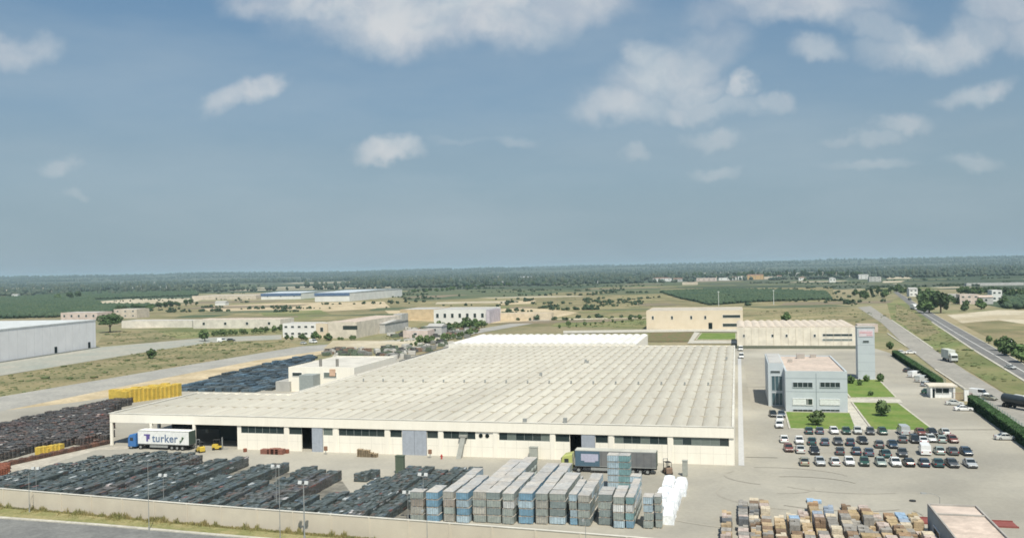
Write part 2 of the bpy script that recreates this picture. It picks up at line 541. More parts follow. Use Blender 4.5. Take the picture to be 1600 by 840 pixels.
# the factory yard
zc[0] += 0.006
yard = [(-16, 116.5), (60, 116.5), (56, 196), (58, 300), (61, 398), (58, 420), (-60, 420), (-122, 420), (-150, 360), (-190, 356), (-192, 330), (-186, 262), (-196, 232), (-206, 215), (-214, 190), (-150, 123), (-122, 124.2), (-60, 120)]
sheet('yard_pavement', yard, zc[0], m_yard)
z_yard = zc[0]
sheet('dark_row_ground', [(-133, 124.5), (-60, 120.5), (-49, 120.5), (-49, 158), (-62, 158), (-64, 141), (-70, 150), (-86, 156), (-100, 160), (-122, 165), (-128, 152), (-135, 143)], zc[0] + .003, M('dark_row_yard', (0.12, 0.115, 0.10), 0.95, alt=(0.24, 0.225, 0.19), scale=0.2, fine=1.0))  # dark colour laid in so the gaps between crate rows read as shade
zc[0] += 0.006
patch('service_lane', [(0, 748), (40, 738), (150, 704), (200, 702), (200, 697), (165, 699), (55, 712), (10, 733), (0, 742)], M('lane_concrete', (0.47, 0.43, 0.36), 0.9, fine=1.0))
# right yard darker worn band and wheel tracks
m_worn = M('worn_concrete', (0.32, 0.295, 0.25), 0.9, alt=(0.35, 0.325, 0.27), scale=0.12, fine=1.0, famt=.08)
patch('worn_pavement', [(1160, 560), (1335, 556), (1385, 556), (1440, 600), (1400, 600), (1330, 560), (1225, 562), (1205, 640), (1175, 640)], m_worn)
patch('footpath', [(1153, 560), (1158, 560), (1163, 728), (1154, 728)], flat('grey_path', (0.47, 0.47, 0.47), 0.9))
rs = random.Random(11)
for k in range(9):                                       # curved tyre tracks
    c = G(rs.uniform(1180, 1420), rs.uniform(745, 800))
    r = rs.uniform(6, 18)
    a0 = rs.uniform(0, 6)
    zc[0] += 0.004
    line_strip('tyre_track', [(c[0] + r * math.cos(a0 + t * 0.12), c[1] + r * 0.6 * math.sin(a0 + t * 0.12)) for t in range(14)], rs.uniform(0.3, 0.5), m_worn)
for (u0, v0, u1, v1) in [(1165, 715, 1215, 716), (1470, 672, 1590, 672), (1165, 605, 1200, 605)]:
    zc[0] += 0.004
    line_strip('pavement_joint', uvs((u0, v0), (u1, v1)), 0.35, M('joint', (0.28, 0.26, 0.22), 0.9))

# lawns with kerbs and paths
zc[0] += 0.006


def lawn(pts, label):
    P = [(x, y) for x, y in pts]
    m = MB()
    m.add([(x, y, 0.0) for x, y in P] + [(x, y, zc[0] + 0.1) for x, y in P],
          [tuple(range(len(P), 2 * len(P)))] + [(i, (i + 1) % len(P), len(P) + (i + 1) % len(P), len(P) + i) for i in range(len(P))])
    o = m.build('lawn', m_lawn)
    o['kind'] = 'structure'
    kb = line_strip('kerb', P + [P[0]], 0.45, m_kerb, 0.12)
    return o


lawn([(11.2, 214), (25.6, 214), (27.0, 238), (11.4, 238)], '')
lawn([(29.0, 215), (42.0, 215.5), (41.2, 256), (29.6, 256)], '')
lawn([(30.2, 265), (42.4, 267), (43.6, 306), (30.4, 306)], '')
lawn([G(1088, 531), G(1150, 531), G(1150, 521), G(1096, 521)], '')
sheet('footpath', [(25.9, 214), (28.7, 214), (29.3, 262), (27.2, 262)], zc[0] + 0.004, m_kerb)
sheet('footpath', [(27.4, 257), (42.5, 257), (42.8, 264), (27.6, 264)], zc[0] + 0.008, m_kerb)
zc[0] += 0.012
patch('flower_bed', [(1012, 534), (1076, 534), (1084, 519), (1014, 519)], M('planted_bed', (0.12, 0.15, 0.05), 0.95, alt=(0.20, 0.13, 0.08), scale=0.3, fine=1.5))
patch('pale_path', [(1074, 537), (1152, 537), (1152, 532.5), (1084, 532.5), (1094, 520), (1085, 519)], m_kerb)
patch('pale_path', [(880, 517), (1010, 515), (1160, 513), (1160, 519), (1080, 518.5), (880, 521)], m_kerb)

# foreground: verge, kerb, road
zc[0] += 0.006
kb = uvs((-80, 805), (0, 811), (150, 822), (300, 835)) + [(-40, 113.4), (20, 109)]
sheet('verge', [(-135, 124.5), (-81.7, 119.6), (-45, 116.6), (20, 110.9)] + kb[::-1], zc[0], M('verge_grass', (0.20, 0.20, 0.08), 0.95, alt=(0.30, 0.26, 0.13), scale=0.25, fine=2.0))
zc[0] += 0.006
sheet('foreground_road', kb + [(20, 60), (-160, 60)], zc[0], M('street_asphalt', (0.16, 0.16, 0.155), 0.9, alt=(0.20, 0.20, 0.19), scale=0.15, fine=1.6))
line_strip('kerb', kb, 0.8, m_kerb, 0.13)


# ------------------------------------------------------------------ buildings
def window(parent, face, a0, a1, z0, z1, pos, glass=None, frame=None, depth=0.12, pane=True, mull=0):
    """a window on a wall; face 'y' looks towards -Y at y=pos, 'x-' / 'x+' looks along X at x=pos. frame > pane"""
    f, p = MB(), MB()
    t = min(0.12, (z1 - z0) * 0.1)

    def B(m, p0, p1, q0, q1, d0, d1):
        if face == 'y':
            m.box(p0, p1, pos - d1, pos - d0, q0, q1)
        elif face == 'x-':
            m.box(pos - d1, pos - d0, p0, p1, q0, q1)
        else:
            m.box(pos + d0, pos + d1, p0, p1, q0, q1)
    B(f, a0, a1, z0, z0 + t, 0.004, depth)
    B(f, a0, a1, z1 - t, z1, 0.004, depth)
    B(f, a0, a0 + t, z0 + t, z1 - t, 0.004, depth)
    B(f, a1 - t, a1, z0 + t, z1 - t, 0.004, depth)
    for i in range(mull):
        c = a0 + (a1 - a0) * (i + 1) / (mull + 1)
        B(f, c - t * .4, c + t * .4, z0 + t, z1 - t, 0.004, depth * 0.9)
    B(p, a0 + t * .98, a1 - t * .98, z0 + t * .98, z1 - t * .98, 0.006, depth * 0.35)
    fo = f.build('window', frame or m_white, parent)
    p.build('pane', glass or m_glass, fo)
    return fo


def simple_building(name, label, cat, x0, x1, y0, y1, h, wm, rm, roof='flat', wins=(), ribs=0, parapet=0.35, group=None, doors=(), rz=0.0, rh=1.2):
    t = thing(name, label, cat, ((x0 + x1) / 2, y0, 0), rz, group)
    cx = (x0 + x1) / 2
    a, b, d = x0 - cx, x1 - cx, y1 - y0
    w = MB()
    w.box(a, b, 0, d, 0, h)
    w.build('wall', wm, t)
    r = MB()
    if roof == 'flat':
        r.box(a + .3, b - .3, .3, d - .3, h + 0.003, h + 0.12)
        e = MB()
        e.box(a, b, 0, .28, h + .003, h + parapet)
        e.box(a, b, d - .28, d, h + .003, h + parapet)
        e.box(a, a + .28, .283, d - .283, h + .003, h + parapet)
        e.box(b - .28, b, .283, d - .283, h + .003, h + parapet)
        e.build('parapet', wm, t)
    elif roof == 'gable':                                # ridge along x
        o_ = 0.4
        r.add([(a - o_, -o_, h + .003), (b + o_, -o_, h + .003), (b + o_, d + o_, h + .003), (a - o_, d + o_, h + .003), (a - o_, d / 2, h + rh), (b + o_, d / 2, h + rh)],
              [(0, 1, 5, 4), (2, 3, 4, 5), (0, 4, 3), (1, 2, 5), (3, 2, 1, 0)])
    elif roof == 'hip':
        o_ = 0.5
        k = min(d / 2, (b - a) / 2) * 0.9
        r.add([(a - o_, -o_, h + .003), (b + o_, -o_, h + .003), (b + o_, d + o_, h + .003), (a - o_, d + o_, h + .003), (a + k, d / 2, h + rh), (b - k, d / 2, h + rh)],
              [(0, 1, 5, 4), (2, 3, 4, 5), (0, 4, 3), (1, 2, 5), (3, 2, 1, 0)])
    elif roof == 'vault':                                # barrel vaults running along y
        n = max(2, int((b - a) / 3.2))
        pw = (b - a) / n
        for i in range(n):
            c0 = a + i * pw
            arc = [(c0 + pw * j / 6, h + .06 + 0.55 * math.sin(math.pi * j / 6)) for j in range(7)]
            sec = [(x, .05, z) for x, z in arc] + [(c0 + pw, .05, h + .003), (c0, .05, h + .003)]
            sec2 = [(x, d - .05, z) for x, _, z in sec]
            r.loft([sec, sec2])
    r.build('roof', rm, t)
    for wn in wins:
        face, p0, p1, z0, z1 = wn[:5]
        gl = wn[5] if len(wn) > 5 else None
        if face == 'y':
            window(t, 'y', p0 - cx, p1 - cx, z0, z1, 0.0, gl)
        elif face == 'x-':
            window(t, 'x-', p0 - y0, p1 - y0, z0, z1, a, gl)
        else:
            window(t, 'x+', p0 - y0, p1 - y0, z0, z1, b, gl)
    for dr in doors:
        p0, p1, z1 = dr[:3]
        mt = dr[3] if len(dr) > 3 else m_greydoor
        m = MB()
        m.box(p0 - cx, p1 - cx, -0.1, -0.004, 0.02, z1)
        m.build('door', mt, t)
    return t


# ---- the big factory hall
XL, XM, XR, YF, YS, YB = -137.6, -110.5, -1.0, 174.0, 207.5, 349.5
HH = 7.3
hall = thing('factory_hall', 'huge cream factory hall with ribbed barrel vault roof and open corner canopy', 'factory', (XM, YF, 0))
OX, OY = XM, YF


def HX(u, v=690):
    return ONY(u, v, YF)[0]


def HZ(u, v):
    return ONY(u, v, YF)[1]


def hb(m, x0, x1, y0, y1, z0, z1):
    return m.box(x0 - OX, x1 - OX, y0 - OY, y1 - OY, z0, z1)


XC = HX(371)                                             # where the closed wall begins
z_low = HZ(600, 681)                                     # underside of the fascia band
win_lo, win_hi = 3.7, 5.25
# bays of the front: (u0, u1, kind)
fw_m = MB()
fas = MB()
hb(fas, XL, XR, YF - 0.25, YF + 0.25, 5.3, HH)
fas.build('fascia', m_wallw, hall, bevel=0.03)
side_f = MB()
hb(side_f, XL - .25, XL + .25, YF + .253, YS, 5.3, HH)
hb(side_f, XL + .253, XM, YS - .25, YS + .25, 5.3, HH)
side_f.build('fascia', m_wallw, hall)
openings = [  # u0,u1,v-bottom type
    (377, 444, 'w'), (452, 471.5, 'w'), (471.5, 488, 'o'), (488, 505, 'd'), (505.5, 520, 'w'), (529.6, 601, 'w'), (610, 628, 'w'), (629, 667, 'D'), (667.5, 684.5, 'w'),
    (693, 743, 'w'), (744, 769, 'v'), (780, 859, 'g'), (868, 890, 'w'), (890.5, 908.5, 'o'), (908.5, 930, 'd'), (930.5, 950, 'w'), (960, 1043, 'w'), (1052, 1139, 'g')]
# wall pieces: a plinth-to-sill band, a head band and piers, leaving true openings
spans = []
for (u0, u1, k) in openings:
    spans.append((HX(u0), HX(u1), k))
full = [(a, b) for a, b, k in spans if k in 'odD']
x = XC
for a, b in full + [(XR, XR)]:
    if a - x > .05:
        hb(fw_m, x, a, YF, YF + .3, 0, win_lo)
    x = b
x = XC
for a, b, k in spans + [(XR, XR, '')]:
    if a - x > .02:
        hb(fw_m, x, a, YF, YF + .3, win_lo, 5.297)
    x = b
hb(fw_m, XC, XR, YF + .001, YF + .3, 5.25, 5.298)
hb(fw_m, XC, XC + .3, YF + .303, YF + 34, 0, 5.298)
fw_m.build('front_wall', m_wallw, hall)
rest = MB()
hb(rest, XR - .3, XR, YF + .303, YB, 0, HH)
hb(rest, XM, XR - .303, YB - .3, YB, 0, HH)
hb(rest, XM, XM + .3, YS + .3, YB - .303, 0, HH)
rest.build('wall', m_wallw, hall)
# joints between precast panels, thin grooves of shadow colour stand proud 3 mm
jt = MB()
x = XC + 2.4
while x < XR - 1:
    if not any(a - .1 < x < b + .1 for a, b in full):
        hb(jt, x - .02, x + .02, YF - .003, YF - .0005, 0.05, win_lo - .02)
    x += 2.4
seg0 = XC + .4
for a, b in full + [(XR - .4, XR)]:
    hb(jt, seg0, a - .1, YF - .0034, YF - .0008, 2.2, 2.235)
    seg0 = b + .1
jt.build('panel_joint', M('joint_line', (0.60, 0.57, 0.49), 0.9), hall)
pil = MB()
for u in (448, 525, 605.5, 689, 774.5, 863.5, 955, 1047):
    a = HX(u)
    pil = MB()
    hb(pil, a - .48, a + .48, YF - .12, YF - .004, 0, 5.297)
    pil.build('pilaster', m_wallw, hall, bevel=0.02)
# canopy columns
for u in (175, 237, 304):
    a = HX(u, 694) if u > 180 else XL + .3
    c = MB()
    hb(c, a - .32, a + .32, YF - .22, YF + .22, 0, 5.297)
    c.build('column', m_wallw, hall, bevel=0.03)
for (cx_, cy_) in ((XL + .3, YS - .3), (XL + .3, YF + 17), ((XL + XM) / 2, YS - .3), (HX(304), YF + 17), ((XL + XM) / 2, YF + 17)):
    c = MB()
    hb(c, cx_ - .3, cx_ + .3, cy_ - .3, cy_ + .3, 0, 5.297)
    c.build('column', m_wallw, hall)
# a deep dark interior floor behind the doors
for a, b, k in spans:
    if k in 'wg':
        f = MB()
        n = max(1, int((b - a) / 1.6))
        t = 0.09
        hb(f, a, b, YF + .05, YF + .16, win_lo, win_lo + t)
        hb(f, a, b, YF + .05, YF + .16, win_hi - t, win_hi)
        for i in range(n + 1):
            c = a + (b - a) * i / n
            hb(f, max(a, c - .05), min(b, c + .05), YF + .055, YF + .155, win_lo + t, win_hi - t)
        fo = f.build('window', flat('window_frame', (0.20, 0.22, 0.21), 0.6), hall)
        rr = random.Random(int(a * 7))
        pd = MB()
        hb(pd, a + .05, b - .05, YF + .1, YF + .12, win_lo + t, win_hi - t)
        pd.build('pane', m_glass, fo)
        for i in range(n):
            c0, c1 = a + (b - a) * i / n, a + (b - a) * (i + 1) / n
            if (k == 'g' and rr.random() < .55) or rr.random() < .14:
                pl = MB()
                hb(pl, c0 + .05, c1 - .05, YF + .07, YF + .098, win_lo + t, win_hi - t)
                pl.build('pale_pane', m_glass2, fo)
    elif k in 'dD':
        n = 1 if k == 'd' else 2
        for i in range(n):
            d = MB()
            a0, b0 = a + (b - a) * i / n + .03, a + (b - a) * (i + 1) / n - .03
            hb(d, a0, b0, YF - .18, YF - .06, 0.05, 5.2)
            j = a0 + .6
            while j < b0:
                hb(d, j - .05, j + .05, YF - .215, YF - .18, 0.08, 5.18)
                j += 1.1
            d.build('sliding_door', m_greydoor, hall)
    elif k == 'v':
        p = MB()
        hb(p, a, b, YF + .03, YF + .2, win_lo, win_hi)
        po = p.build('vent_panel', m_wallw, hall)
        for q in (.3, .7):
            c = a + (b - a) * q
            f = MB()
            f.cyl((c - OX, -.06, 4.5), (c - OX, .028, 4.5), .42, n=16)
            f.build('vent_fan', m_dark, po)
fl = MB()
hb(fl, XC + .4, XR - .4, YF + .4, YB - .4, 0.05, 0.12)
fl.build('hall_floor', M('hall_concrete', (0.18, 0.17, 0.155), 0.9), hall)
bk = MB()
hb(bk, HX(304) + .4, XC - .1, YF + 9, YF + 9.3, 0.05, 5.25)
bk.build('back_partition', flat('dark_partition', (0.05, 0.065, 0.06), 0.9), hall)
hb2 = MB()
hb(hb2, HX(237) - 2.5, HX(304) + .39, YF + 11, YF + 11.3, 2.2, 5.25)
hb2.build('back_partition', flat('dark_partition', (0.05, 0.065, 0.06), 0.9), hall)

# roof: barrel vaults side by side, broken every 10 m by a cross rib
PW = (XR - XL) / 46.0
NSEG = 8
vr = MB()
rid = MB()


def vaults(m, x0, x1, y0, y1, base, rise=0.33, step=12.2):
    x = x0
    while x < x1 - PW * .5:
        y = y0
        while y < y1 - .5:
            ye = min(y + step, y1)
            arc = [(x + .10 + (PW - .20) * j / NSEG, base + rise * math.sin(math.pi * j / NSEG) ** 0.8) for j in range(NSEG + 1)]
            s0 = [(a - OX, y - OY + .02, z) for a, z in arc]
            s1 = [(a - OX, ye - OY - .02, z) for a, z in arc]
            n = len(s0)
            m.add(s0 + s1, [(i, i + 1, n + i + 1, n + i) for i in range(n - 1)] + [tuple(range(n))[::-1], tuple(range(n, 2 * n))])
            y = ye
        x += PW


nL = round((XM - XL) / PW)
XMv = XL + nL * PW
vaults(vr, XL, XMv, YF + .4, YS - .1, 7.0)
vaults(vr, XMv, XR, YF + .4, YB - .3, 7.0)
sl = MB()
hb(sl, XL + .01, XMv, YF + .26, YS + .2, 6.85, 6.99)
hb(sl, XMv + .001, XR - .302, YF + .26, YB - .302, 6.85, 6.99)
sl.build('roof_slab', M('gutter_grey', (0.32, 0.29, 0.235), 0.9), hall)
vr.build('roof', m_roof, hall)
rbm = MB()
y = YF + .4 + 12.2
while y < YB - 3:
    x0 = XL if y < YS - 2 else XMv
    hb(rbm, x0 + .05, XR - .35, y - .16, y + .16, 6.992, 7.30)
    y += 12.2
rbm.build('roof_rib', M('rib_concrete', (0.46, 0.42, 0.345), 0.9), hall)
cap = MB()
hb(cap, XL - .3, XR + .05, YF - .32, YF + .32, HH + .003, HH + .1)
hb(cap, XR - .4, XR + .06, YF + .323, YB, HH + .003, HH + .1)
hb(cap, XL - .3, XL + .3, YF + .323, YS + .25, HH + .003, HH + .1)
hb(cap, XL + .303, XMv, YS - .2, YS + .26, HH + .003, HH + .1)
hb(cap, XMv, XR - .403, YB - .3, YB + .02, HH + .003, HH + .1)
hb(cap, XMv - .3, XMv + .2, YS + .263, YB - .303, HH + .003, HH + .1)
cap.build('coping', M('coping_concrete', (0.66, 0.63, 0.56), 0.85), hall)
for i in range(22):                                      # the row of little roof vents
    xx = XM + 8 + i * PW * 2
    if xx > XR - 3:
        break
    v = MB()
    yy = G(800, 597, 7.4)[1]
    v.cyl((xx - OX, yy - OY, 7.3), (xx - OX, yy - OY, 8.0), .22, n=8)
    v.build('roof_vent', m_steel, hall)
for (u, v_) in ((915, 564), (845, 585), (918, 566), (820, 658), (883, 657), (1135, 560)):
    a, b = G(u, v_, 7.5)
    v = MB()
    v.box(a - OX - .35, a - OX + .35, b - OY - .35, b - OY + .35, 7.2, 8.1)
    v.build('roof_vent', m_steel, hall)

# ---- brighter hall behind it
t = simple_building('rear_hall', 'white ridged hall attached behind the big cream factory hall', 'factory', -115.5, -38.5, 351.5, 399, 7.6, m_wallw, m_roofw, 'vault')
# ---- small white works building at the left of the hall
wx = G(460, 573, 7.5)
t = simple_building('works_building', 'small white works building with two flues left of the vaulted roof', 'building', -140.3, -117.5, 262, 298, 7.6, m_wallw, M('pale_roof', (0.60, 0.57, 0.51), 0.9), 'flat',
                    wins=[('y', -139, -135.5, 5.0, 6.3), ('y', -128, -123.5, 4.6, 6.4, m_glass2)])
for (u, v_) in ((501, 572), (527, 572)):
    a, b = G(u, v_, 7.7)
    f = MB()
    f.cyl((a - t.location.x, b - t.location.y, 7.6), (a - t.location.x, b - t.location.y, 10.1), .5, .5, n=10)
    f.build('flue', flat('flue_grey', (0.22, 0.21, 0.19), 0.7), t)
a = -129.8 - t.location.x
f = MB()
f.box(a - 4.2, a + .6, -5, -.01, 0, 6.0)
f.build('annexe', flat('annexe_grey', (0.30, 0.33, 0.32), 0.8), t)
f = MB()
f.box(-15.5, -10.5, -1, 10, 0, 3.4)
f.build('lean_to', M('lean_to_grey', (0.42, 0.41, 0.38), 0.9), t)
f = MB()
f.box(3.0, 5.0, -.2, -.01, 5.2, 7.4)
f.build('wall_panel', M('salmon_panel', (0.62, 0.42, 0.30), 0.9), t)
t = simple_building('long_shed', 'long low dark shed running along the left edge of the vaulted roof', 'shed', -118, -111.6, 302, 392, 5.6, M('dark_shed_wall', (0.16, 0.16, 0.15), 0.9), M('dark_shed_roof', (0.14, 0.145, 0.14), 0.9), 'flat')

# ---- office block
ox0, ox1, oy0, oy1, oh = 11.7, 26.7, 240, 281, 10.0
off_ = thing('office_building', 'two storey pale blue office block with pinkish flat roof', 'office building', ((ox0 + ox1) / 2, oy0, 0))
cx = (ox0 + ox1) / 2
m = MB(); m.box(ox0 - cx, ox1 - cx, 0, 41, 0, oh); m.build('wall', m_paleblue, off_)
m = MB(); m.box(ox0 - cx + .5, ox1 - cx - .5, .5, 40.5, oh + .003, oh + .15); m.build('roof', m_pinkroof, off_)
m = MB()
m.box(ox0 - cx, ox1 - cx, 0, .45, oh + .003, oh + .45); m.box(ox0 - cx, ox1 - cx, 40.55, 41, oh + .003, oh + .45)
m.box(ox0 - cx, ox0 - cx + .45, .453, 40.547, oh + .003, oh + .45); m.box(ox1 - cx - .45, ox1 - cx, .453, 40.547, oh + .003, oh + .45)
m.build('parapet', m_paleblue, off_)


def OWX(u, v):
    return ONY(u, v, oy0)


for (u0, u1, v0, v1, n) in ((1238.5, 1270, 605, 596.5, 3), (1281, 1313, 605, 596.5, 3), (1238.5, 1270, 632, 622, 3), (1281, 1312, 632, 623, 3), (1239, 1270, 642.5, 639, 3), (1283, 1312, 642, 639, 3)):
    xa, za = OWX(u0, v0)
    xb, zb = OWX(u1, v1)
    lower = v0 == 632
    w = window(off_, 'y', xa - cx, xb - cx, za, zb, 0.0, m_glass, m_white if lower else m_paleblue, depth=.16, mull=n)
    if lower:                                            # pulled down blinds
        b = MB()
        if u0 < 1250:
            b.box(xa - cx + .15, xa - cx + (xb - xa) * .68, -.1, -.07, za + .15, zb - .15)
        else:
            b.box(xa - cx + .15, xb - cx - .15, -.1, -.07, za + .15, zb - .15)
        b.build('blind', flat('blind_white', (0.70, 0.72, 0.70), 0.8), w)
m = MB()
for zz in (5.2, 8.6):
    m.box(ox0 - cx, ox1 - cx, -.03, -.004, zz, zz + .07)
m.box(-.08, .08, -.05, -.004, .1, oh - .1)
m.build('facade_joint', flat('joint_blue', (0.30, 0.34, 0.37), 0.8), off_)
for zz in (1.2, 6.2):
    for yy in (6, 14, 22, 30):
        window(off_, 'x+', yy, yy + 4, zz + 1, zz + 2.6, ox1 - cx, m_glass, m_paleblue)
# glazed recessed stair wing on the left
m = MB(); m.box(ox0 - cx - 4.0, ox0 - cx - .003, 8, 34, 0, 11.6); m.build('stair_wing', m_paleblue, off_)
m = MB(); m.box(ox0 - cx - 3.7, ox0 - cx - .3, 8.3, 33.7, 11.603, 11.75); m.build('roof', m_greyroof, off_)
window(off_, 'y', ox0 - cx - 3.2, ox0 - cx - .3, 4.2, 8.3, 8.0, flat('blue_glass', (0.06, 0.11, 0.13), 0.15, 0.6), m_paleblue, mull=2)
window(off_, 'y', ox0 - cx - 3.2, ox0 - cx - .3, .4, 3.8, 8.0, flat('blue_glass', (0.06, 0.11, 0.13), 0.15, 0.6), m_paleblue, mull=2)
window(off_, 'y', ox0 - cx - 3.4, ox0 - cx - .9, 9.0, 9.6, 8.0, m_glass, m_paleblue)
for (a, b_, w_, d_, h_) in ((-2.5, 34, 2.2, 2.2, 1.4), (1.5, 37, 1.6, 1.6, 1.0), (-5.5, 24, 1.2, 1.2, .8)):
    m = MB(); m.box(a, a + w_, b_, b_ + d_, oh + .153, oh + .15 + h_); m.build('rooftop_unit', flat('unit_grey', (0.42, 0.38, 0.34), 0.8), off_)

# ---- the tall pale tower
tw = thing('sign_tower', 'tall slim pale blue tower with a pinkish sign band at the top', 'tower', (40.2, 308, 0))
m = MB(); m.box(-2.6, 2.6, 0, 5, 0, 16.9); m.build('wall', m_paleblue, tw)
m = MB(); m.box(-2.75, 2.75, -.15, 5.15, 16.903, 17.15); m.build('roof', m_greyroof, tw)
m = MB(); m.box(-2.2, 2.2, -.1, -.004, 13.9, 16.1); sg = m.build('sign_panel', flat('sign_pink', (0.64, 0.56, 0.59), 0.6), tw)
m = MB(); m.box(-1.9, 1.9, -.14, -.103, 15.0, 15.5); m.box(.2, 1.9, -.14, -.103, 14.3, 14.7); m.build('sign_bar', flat('sign_red', (0.66, 0.40, 0.43), 0.6), sg)
window(tw, 'y', -1.0, .9, 12.0, 12.7, 0.0, m_glass, m_paleblue)
m = MB()
for zz in (2.8, 5.6, 8.4, 11.2):
    m.box(-2.6, 2.6, -.02, -.003, zz, zz + .05)
m.build('wall_joint', flat('joint_blue', (0.30, 0.34, 0.37), 0.8), tw)

# ---- the two buildings behind the hall
cb = simple_building('cream_warehouse', 'cream warehouse with small square windows behind the bright rear hall', 'warehouse', -52.8, 3.3, 541, 585, 10.9, m_cream, M('buff_roof', (0.50, 0.45, 0.38), 0.9), 'flat',
                     wins=[('y', a - .5, a + .7, 6.2, 8.2) for a in (-46.5, -30, -13.8, -2.0 + .0)] + [('y', -11.8 + .6, -2.6, 7.0, 8.6), ('y', -11.5 + 24 - 10, 2.8, 2.2, 3.6)] if False else
                     [('y', ONY(u, 496, 541)[0] - .7, ONY(u, 496, 541)[0] + .7, 6.0, 8.2) for u in (1020, 1050, 1080, 1102)] + [('y', ONY(1129, 496, 541)[0], ONY(1157, 496, 541)[0], 6.8, 8.6), ('y', ONY(1129, 507, 541)[0], ONY(1152, 507, 541)[0], 1.6, 3.6)],
                     doors=[(ONY(1107, 505, 541)[0], ONY(1113, 505, 541)[0], 4.0, m_dark)])
st = simple_building('ribbed_warehouse', 'long cream warehouse with ribbed roof in front of the tall tower', 'warehouse', -.2, 50.5, 416, 462, 9.6, M('cream_panel', (0.74, 0.68, 0.57), 0.9), M('pinkish_vault', (0.62, 0.54, 0.45), 0.9), 'vault',
                     wins=[('y', ONY(u, 524, 416)[0] - .55, ONY(u, 524, 416)[0] + .55, 5.2, 6.6) for u in (1162.5, 1207, 1229, 1273)] + [('y', ONY(1285, 524, 416)[0], ONY(1332, 524, 416)[0], 5.6, 6.8), ('y', ONY(1285, 530, 416)[0], ONY(1332, 530, 416)[0], 3.6, 4.6, m_glass2)])
m = MB()
for i in range(17):
    a = -25.3 + i * 3.16
    m.box(a - .06, a + .06, -.12, -.004, .1, 9.5)
m.build('pilaster', M('rib_cream', (0.62, 0.56, 0.46), 0.9), st)
m = MB(); m.box(-25.6, 25.6, -.14, -.125, .05, 1.5); m.build('plinth', flat('plinth_dark', (0.14, 0.15, 0.11), 0.9), st)
gx = G(1345, 508)

# ---- the white warehouse at the left edge
lx1, ly1 = G(150, 543)
lx0, ly0 = G(-120, 584)
lw = thing('white_warehouse', 'large windowless white warehouse with two small doors at left edge', 'warehouse', (lx1, ly1, 0), 0)
dv = Vector((lx0 - lx1, ly0 - ly1, 0))
Lw = dv.length
lw.rotation_euler = (0, 0, math.atan2(-dv.y, -dv.x))     # local +X points to the far right corner, wall face is local -Y
hw = ZAT(499, lx1, ly1)
m = MB(); m.box(-Lw, 0, 0, 60, 0, hw - .5); m.build('wall', M('white_cladding', (0.76, 0.75, 0.75), 0.7, alt=(0.71, 0.70, 0.70), scale=0.15), lw)
m = MB(); m.box(-Lw - .2, .2, -.2, 60.2, hw - .497, hw); m.build('roof', M('metal_roof', (0.60, 0.62, 0.62), 0.7), lw)
m = MB()
j = -Lw + 3
while j < -1:
    m.box(j - .05, j + .05, -.06, -.004, 0.5, hw - .6)
    j += 6
m.build('cladding_joint', flat('joint_grey', (0.52, 0.52, 0.53), 0.8), lw)
for u, v in ((29, 553), (95, 545)):
    p = G(u, v)
    d = (Vector((p[0], p[1], 0)) - Vector((lx1, ly1, 0))).dot(-dv.normalized())
    d = -abs(d)
    m = MB(); m.box(d - 1.0, d + 1.0, -.14, -.004, .02, 3.6); m.build('door', m_dark, lw)
m = MB(); m.box(-Lw, 0, -2.2, -.15, 0.0, .4); m.build('loading_kerb', flat('kerb_dark', (0.16, 0.17, 0.16), 0.9), lw)


# ---- buildings farther away.  u0,u1: left/right edge, vb: base line, h metres, depth
def far_building(u0, u1, vb, h, depth, wm, rm, roof, name, label, cat, nwin=0, storeys=1, door=False, group=None, rh=1.5):
    xa, ya = G(u0, vb)
    xb, yb = G(u1, vb)
    y = (ya + yb) / 2
    xa, xb = ONY(u0, vb, y)[0], ONY(u1, vb, y)[0]
    wins = []
    for s in range(storeys):
        for i in range(nwin):
            c = xa + (xb - xa) * (i + .5) / nwin
            ww = min(1.1, (xb - xa) / nwin * .3)
            z0 = h * (s + .42) / storeys
            wins.append(('y', c - ww, c + ww, z0, z0 + h / storeys * .34))
    drs = [((xa + xb) / 2 - 1, (xa + xb) / 2 + 1, min(3, h * .6), m_dark)] if door else []
    return simple_building(name, label, cat, xa, xb, y, y + depth, h, wm, rm, roof, wins, doors=drs, group=group, rh=rh)


